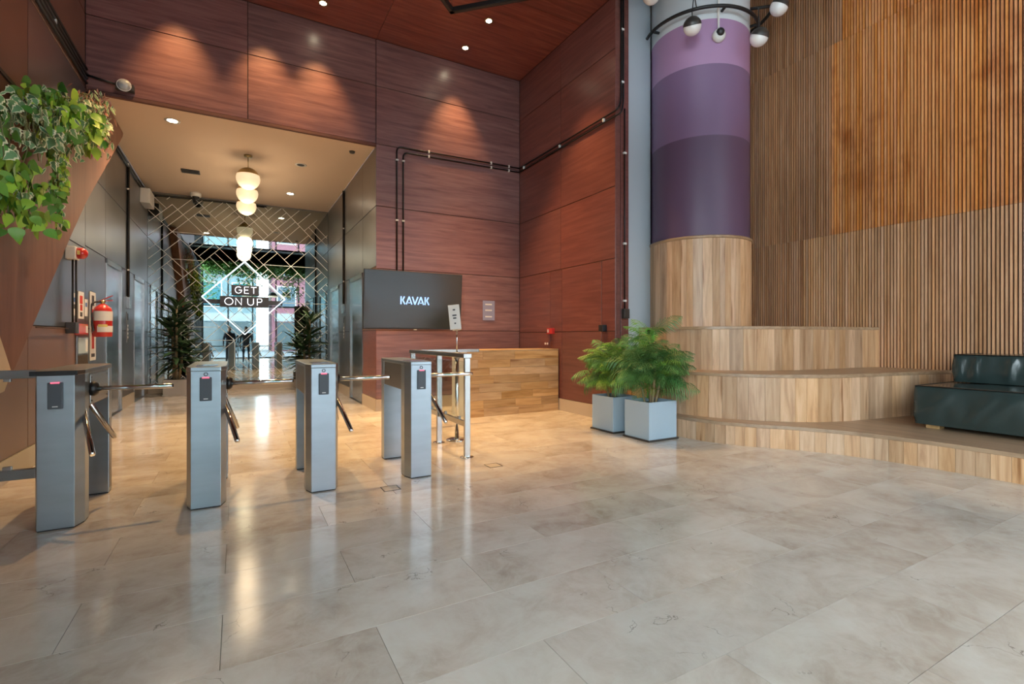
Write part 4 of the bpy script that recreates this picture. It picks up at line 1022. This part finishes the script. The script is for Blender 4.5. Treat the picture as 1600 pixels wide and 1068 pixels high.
def planter_box(t, x0, x1, y0, y1, h, mat):
    w = .02
    part('planter', MB().box(x0,x1,y0,y0+w,.02,h).box(x0,x1,y1-w,y1,.02,h).box(x0,x0+w,y0+w,y1-w,.02,h).box(x1-w,x1,y0+w,y1-w,.02,h).box(x0+w,x1-w,y0+w,y1-w,.02,.05), M[mat], t, .003)
    part('saucer', MB().box(x0-.018,x1+.018,y0-.018,y1+.018,0,.02), M['cap_grey'] if mat == 'planter' else M['planter2'], t, .003)
    part('soil', MB().box(x0+w,x1-w,y0+w,y1-w,h-.08,h-.05), M['soil'], t)
def palm(label, x0, x1, y0, y1, h, bases, seed, nfr, scale, light=.3, lean=(0,0)):
    rr = random.Random(seed); cx, cy = (x0+x1)/2, (y0+y1)/2
    t = thing('potted_palm', label, 'potted plant', (cx, cy, 0), 'potted palms')
    planter_box(t, x0, x1, y0, y1, h, 'planter')
    for (bx, by, bh) in bases:
        part('cane', MB().tube(catmull([(cx+bx*.4, cy+by*.4, h-.06), (cx+bx*.8, cy+by*.8, h+bh*.5), (cx+bx, cy+by, h+bh)], 5), [.016]*10+[.010], 7), M['stem'], t)
    for i in range(nfr):
        bx, by, bh = bases[i % len(bases)]
        az = i*2.399+rr.uniform(-.3,.3); el = rr.random()
        z = h+bh*(.25+.75*el)
        lt = rr.random() < light
        me = rr.choice(fronds_l if lt else fronds)
        s_ = scale*rr.uniform(.8, 1.12)*(1.0 if el < .8 else .9)
        o = link('frond', me, None, t, Vector((cx+bx*(.5+.5*el), cy+by*(.5+.5*el), z))-org(t))
        o.rotation_euler = Euler((-.62*(1-el)+rr.uniform(-.25,.2)+.12, rr.uniform(-.55,.55), az), 'XYZ'); o.scale = (s_,)*3
    return t
palm('bushy palm in the nearer blue-grey square planter, beside the oak steps', 4.255, 4.715, 4.29, 4.71, .468, [(.04,.05,.66),(-.12,.10,.52),(.14,-.06,.42),(-.04,-.12,.46),(.10,.12,.74),(.0,0.0,.3)], 3, 150, .84, .16)
palm('yellower palm in the farther blue-grey square planter, by the red wall', 4.23, 4.64, 4.90, 5.33, .467, [(-.06,0,.50),(-.12,.10,.42),(.08,.06,.60),(-.10,-.10,.36)], 8, 96, .78, .5)
single('green_blade', MB().box(4.60, 4.615, 4.62, 4.68, .46, 1.36).box(4.60,4.612,4.56,4.70,1.18,1.34), M['ivy_green'], 'flat bright green blade standing in the nearer palm', 'plant')
strap = leaf_shape([(0,.02),(.2,.075),(.5,.09),(.8,.055),(1,.003)], 'dracaena')
def dracaena(label, cx, cy, seed, canes):
    rr = random.Random(seed)
    t = thing('potted_dracaena', label, 'potted plant', (cx, cy, 0), 'potted plants at the mirror')
    planter_box(t, cx-.21, cx+.21, cy-.17, cy+.17, .34, 'planter2')
    for (dx, dy, h_) in canes:
        part('cane', MB().tube([(cx+dx*.5,cy+dy*.5,.28),(cx+dx,cy+dy,.28+h_*.6),(cx+dx*1.05,cy+dy,.34+h_)], [.03,.026,.018], 8), M['stem'], t)
        for i in range(58):
            el = i/57; az = i*2.4+rr.uniform(-.3,.3)
            z = .34+h_*(.25+.8*el)
            o = link('leaf', strap, None, t, Vector((cx+dx*1.03, cy+dy, z))-org(t))
            s_ = rr.uniform(.32, .52)
            o.rotation_euler = Euler((.9-1.0*(1-el)+rr.uniform(-.25,.25)*1.0, rr.uniform(-.4,.4), az), 'XYZ'); o.scale = (s_,)*3
    return t
dracaena('tall dark-leaved dracaena in a beige box planter at the left end of the mirror', -1.17, 12.72, 5, [(-.05,0,1.15),(.10,.03,.70),(.02,-.05,1.55)])
dracaena('dark-leaved dracaena at the right end of the mirror, behind the third turnstile', 1.47, 12.72, 6, [(.04,0,1.35),(-.08,.03,.75)])

# ------------------------------------------------------------------ what the mirror shows: street front, trellis, people, street
w1 = struct('window_1', MB().box(XL, XS, YF-.06, YF+.06, 0, .06).box(XL, XS, YF-.06, YF+.06, 3.0, 3.08).box(XL, XS, YF-.06, YF+.06, 5.6, 5.7).box(XL, XS, YF-.06, YF+.06, HZ-.1, HZ), M['black'], 'tall street front of glass panes in black frames, behind the camera', 'window')
nx = 8; dx = (XS-XL)/nx
for i in range(nx+1):
    part('mullion', MB().box(XL+dx*i-.035, XL+dx*i+.035, YF-.06, YF+.06, 0, HZ), M['black'], w1)
    if i < nx:
        for z0, z1 in ((.06,3.0),(3.08,5.6),(5.7,HZ-.1)):
            part('pane', MB().box(XL+dx*i+.035, XL+dx*(i+1)-.035, YF-.006, YF+.006, z0, z1), M['glass'], w1)
w2 = struct('added_side_window', MB().box(XL-.16, XL-.04, -5.6, 0, .2, .26).box(XL-.16, XL-.04, -5.6, 0, 3.0, 3.08).box(XL-.16, XL-.04, -5.6, 0, 5.6, 5.7).box(XL-.16, XL-.04, -5.6, 0, HZ-.1, HZ), M['black'], 'side glass front in black frames, added behind the camera to let in daylight', 'window')  # unseen side window, added so daylight from the left reaches the slat wall
for i in range(5):
    part('mullion', MB().box(XL-.16, XL-.04, -5.6+1.4*i-.03, -5.6+1.4*i+.03, .2, HZ), M['black'], w2)
    if i < 4: part('pane', MB().box(XL-.106, XL-.094, -5.57+1.4*i, -4.23+1.4*i, .26, HZ-.1), M['glass'], w2)
t = thing('trellis', 'black overhead grid with hanging greenery, seen in the mirror', 'trellis', (.8, -2.5, 5.0))
for i in range(17): part('bar', MB().box(XL+.05, 4.0, -4.6+.25*i-.03, -4.6+.5*i+.03, 4.9, 4.97), M['black'], t)
for i in range(8): part('bar', MB().box(XL+.3+.75*i-.03, XL+.3+.75*i+.03, -4.65, -.55, 4.97, 5.03), M['black'], t)
for (x, y) in ((-1.4,-4.5),(3.8,-4.5),(-1.4,-.7),(3.8,-.7)): part('rod', MB().tube([(x,y,5.0),(x,y,HZ)], .015, 6), M['black'], t)
fol = MB(); rr = random.Random(5)
for i in range(12000):
    x = rr.uniform(XL+.2, 3.9); y = rr.uniform(-4.7,-.5); dz = rr.random()**1.5*(1.8 if (math.sin(x*3.1)+math.sin(y*2.3+x)) > .6 else .55)
    p = Vector((x, y, 5.05-dz)); a = rr.uniform(0, 6.28); s_ = rr.uniform(.07,.14)
    d = Vector((math.cos(a), math.sin(a), rr.uniform(-.8,.2))); n_ = d.cross(Vector((rr.random(), rr.random(), 1))).normalized()
    fol.add([p, p+d*s_*.5+n_*s_*.4, p+d*s_, p+d*s_*.5-n_*s_*.4], [(0,1,2,3)])
part('greenery', fol, M['ivy_green'], t, stuff=True)
for (x, y, lab) in ((.45,-4.9,'black dome pendant seen in the mirror left of the lettering'), (1.75,-4.9,'black dome pendant seen in the mirror right of the lettering'), (2.4,-4.4,'black dome pendant seen in the mirror nearest its right edge')):
    t = thing('dome_pendant', lab, 'pendant lamp', (x, y, 3.6), 'dome pendants by the street front')
    part('wire', MB().tube([(x,y,3.85),(x,y,4.9)], .006, 6), M['black'], t)
    part('shade', MB().lathe([(.03,.25),(.14,.22),(.24,.12),(.27,0)], (x,y,3.6), 24), M['black'], t)
    part('glow_ring', MB().lathe([(.27,0),(.27,-.06),(.0,-.05)], (x,y,3.6), 24), M['globe_on'], t)
def person(label, loc, shirt, trousers, face=0, arms='down'):
    """standing figure grown from a skeleton; faces +Y"""
    t = thing('person', label, 'person', loc, 'people seen in the mirror')
    def skin(name, verts, edges, radii, mat, sub=2):
        me = bpy.data.meshes.new(name); me.from_pydata(verts, edges, []); me.update()
        o = link(name, me, mat, t, (0,0,0))
        md = o.modifiers.new('skin', 'SKIN'); md.use_smooth_shade = True
        for i, r_ in enumerate(radii): me.skin_vertices[0].data[i].radius = (r_, r_*.82) if isinstance(r_, float) else r_
        me.skin_vertices[0].data[0].use_root = True
        s2 = o.modifiers.new('sub', 'SUBSURF'); s2.levels = sub; s2.render_levels = sub
        return o
    V_ = [(0,0,.95),(0,.01,1.12),(0,.02,1.30),(0,.0,1.44),(0,.01,1.52),(0,.02,1.60),(0,.03,1.70)]
    E_ = [(0,1),(1,2),(2,3),(3,4),(4,5),(5,6)]; R_ = [(.15,.10),(.14,.10),(.17,.11),(.10,.075),.055,(.078,.095),(.065,.08)]
    for s in (-1, 1):
        n = len(V_)
        if arms == 'up': A_ = [(s*.19,0,1.40),(s*.27,.10,1.20),(s*.12,.30,1.33),(s*.07,.36,1.38)]
        else: A_ = [(s*.19,0,1.40),(s*.24,-.01,1.13),(s*.25,.06,.90),(s*.25,.08,.82)]
        V_ += A_; E_ += [(2,n),(n,n+1),(n+1,n+2),(n+2,n+3)]; R_ += [.065,.048,.036,.034]
        n = len(V_)
        V_ += [(s*.10,0,.86),(s*.11,.01,.50),(s*.12,-.01,.09),(s*.125,.12,.05)]; E_ += [(0,n),(n,n+1),(n+1,n+2),(n+2,n+3)]; R_ += [.095,.065,.045,.04]
    skin('body', V_, E_, R_, trousers)
    skin('jacket', [(0,0,.90),(0,.01,1.10),(0,.02,1.30),(0,.005,1.42)]+sum([[(s*.19,0,1.39),(s*.24 if arms!='up' else s*.27,-.01 if arms!='up' else .10,1.13 if arms!='up' else 1.20)] for s in (-1,1)],[]), [(0,1),(1,2),(2,3),(2,4),(4,5),(2,6),(6,7)], [(.175,.125),(.16,.115),(.19,.13),(.12,.09),.078,.06,.078,.06], shirt)
    hd = part('head', MB().lathe([(0,1.49),(.045,1.50),(.07,1.54),(.078,1.61),(.074,1.68),(.05,1.73),(0,1.75)], (loc[0],loc[1]+.03,loc[2]), 20), skinm, t)
    part('hair', MB().lathe([(.080,1.63),(.084,1.68),(.06,1.745),(0,1.77)], (loc[0],loc[1]+.02,loc[2]), 20), M['black'], hd)
    part('nose', MB().tube([(loc[0],loc[1]+.10,1.625),(loc[0],loc[1]+.125,1.595)], .012, 6), skinm, hd)
    part('mouth', MB().box(loc[0]-.02,loc[0]+.02,loc[1]+.096,loc[1]+.104,1.555,1.562), M['redink'], hd)
    for s in (-1,1):
        part('eye', MB().lathe([(0,-.008),(.008,0),(0,.008)], (loc[0]+s*.03,loc[1]+.102,1.635), 8), M['black'], hd)
        part('ear', MB().lathe([(0,-.03),(.014,0),(0,.03)], (loc[0]+s*.08,loc[1]+.03,1.62), 8), skinm, hd)
        base = Vector((s*.25,.08,.82)) if arms != 'up' else Vector((s*.07,.36,1.38)); dr = Vector((0,.25,-1)).normalized() if arms != 'up' else Vector((-s*.3,.6,.7)).normalized()
        sd = Vector((0,1,0)) if arms != 'up' else Vector((s,0,0)); hm = MB()
        hm.obox(Vector(loc)+base+dr*.045, (.03,.075,.09) if arms != 'up' else (.075,.03,.09), Matrix.Identity(3))
        for k in range(4): 
            p = Vector(loc)+base+dr*.08+sd*(k-1.5)*.019; hm.tube([p, p+dr*.04, p+dr*.06+Vector((-s*.015,0,0))], [.009,.0085,.007], 6)
        p = Vector(loc)+base+dr*.03+sd*.04; hm.tube([p, p+dr*.04+sd*.02], [.010,.008], 6)
        part('hand', hm, skinm, t)
    return t
skinm = plain('skin', (.42,.25,.17), .5)
person('person in a dark jacket standing left of the tripod, seen in the mirror', (-.36,-.40,0), plain('dark_jacket', (.03,.035,.05), .7), plain('dark_trousers', (.03,.03,.035), .7))
person('person in a grey shirt standing right of the tripod, seen in the mirror', (.34,-.45,0), plain('grey_shirt', (.08,.09,.10), .7), plain('blue_trousers', (.04,.05,.08), .7))
t = thing('camera_tripod', 'black camera on a tripod between the two people, seen in the mirror', 'tripod', (0,-.14,0))
part('camera_body', MB().box(-.07,.07,-.16,-.08,1.20,1.30).box(-.03,.03,-.15,-.09,1.30,1.33), M['black_plastic'], t, .006)
part('head_joint', MB().tube([(0,-.14,1.08),(0,-.14,1.20)], .025, 10), M['black'], t)
for a in (90, 210, 330):
    a = math.radians(a-180); part('leg', MB().tube([(0,-.14,1.10),(.42*math.cos(a),-.14+.42*math.sin(a)*.9,.01)], [.016,.011], 8), M['black'], t)
# the street
struct('ground', MB().box(-40, 40, -60, YF-.06, -.25, -.02), plain('pavement', (.17,.19,.21), .6), 'grey street and pavement outside the glass front', 'ground')
def building(label, x0, x1, y, h, wall, win, rows, cols, extra=None):
    t = thing('building', label, 'building', ((x0+x1)/2, y-3, 0))
    part('wall', MB().box(x0, x1, y-6, y, -.02, h), wall, t)
    for r_ in range(rows):
        for c_ in range(cols):
            w = (x1-x0)/cols; hh = (h-3.6)/rows
            xa = x0+w*c_+w*.16; za = 3.8+hh*r_
            f = part('window', MB().box(xa, xa+w*.68, y, y+.06, za, za+hh*.68), M['clip'], t)
            part('pane', MB().box(xa+.08, xa+w*.68-.08, y+.055, y+.07, za+.08, za+hh*.68-.08), win, f)
    part('shop_front', MB().box(x0+.4, x1-.4, y, y+.08, .1, 2.5), plain('shop_glass', (.10,.13,.14), .1), t)
    part('fascia', MB().box(x0+.2, x1-.2, y, y+.14, 2.6, 3.3), plain('white_fascia', (.34,.38,.40), .5), t)
    return t
teal = plain('teal_glass', (.02,.16,.21), .25); blueg = plain('blue_glass', (.12,.16,.20), .15)
building('pale blue and white building across the street, seen in the mirror left of the lettering', -12, 1.4, -22, 13, plain('pale_wall', (.17,.25,.28), .7), teal, 3, 6)
bp_ = building('pink building with white window frames across the street, seen in the mirror at right', 2.6, 14, -21, 12, plain('pink_wall', (.26,.10,.13), .7), blueg, 3, 5)
sgn = MB()
ring_pts = lambda cx_: [(cx_+.17*math.cos(a), -20.84, 2.95+.22*math.sin(a)) for a in [i*2*PI/16 for i in range(17)]]
sgn.tube(ring_pts(4.9), .035, 6); sgn.tube([(4.15,-20.84,3.17),(4.15,-20.84,2.87),(4.2,-20.84,2.76),(4.3,-20.84,2.73),(4.4,-20.84,2.76),(4.45,-20.84,2.87),(4.45,-20.84,3.17)], .035, 6)
part('letters', sgn, M['ink'], bp_, label='dark letters on the white fascia')

for (x, y, lab) in ((1.10, 4.03, 'small square floor box outline set in the marble between the right turnstiles'), (2.17, 4.26, 'small square floor box outline in the marble in front of the steel railing')):
    t = thing('floor_box', lab, 'floor box', (x, y, 0))
    part('rim', MB().box(x-.07,x+.07,y-.07,y-.062,0,.002).box(x-.07,x+.07,y+.062,y+.07,0,.002).box(x-.07,x-.062,y-.062,y+.062,0,.002).box(x+.062,x+.07,y-.062,y+.062,0,.002), M['cap_grey'], t)
    part('lid', MB().box(x-.061,x+.061,y-.061,y+.061,0,.0012), M['marble_base'], t)
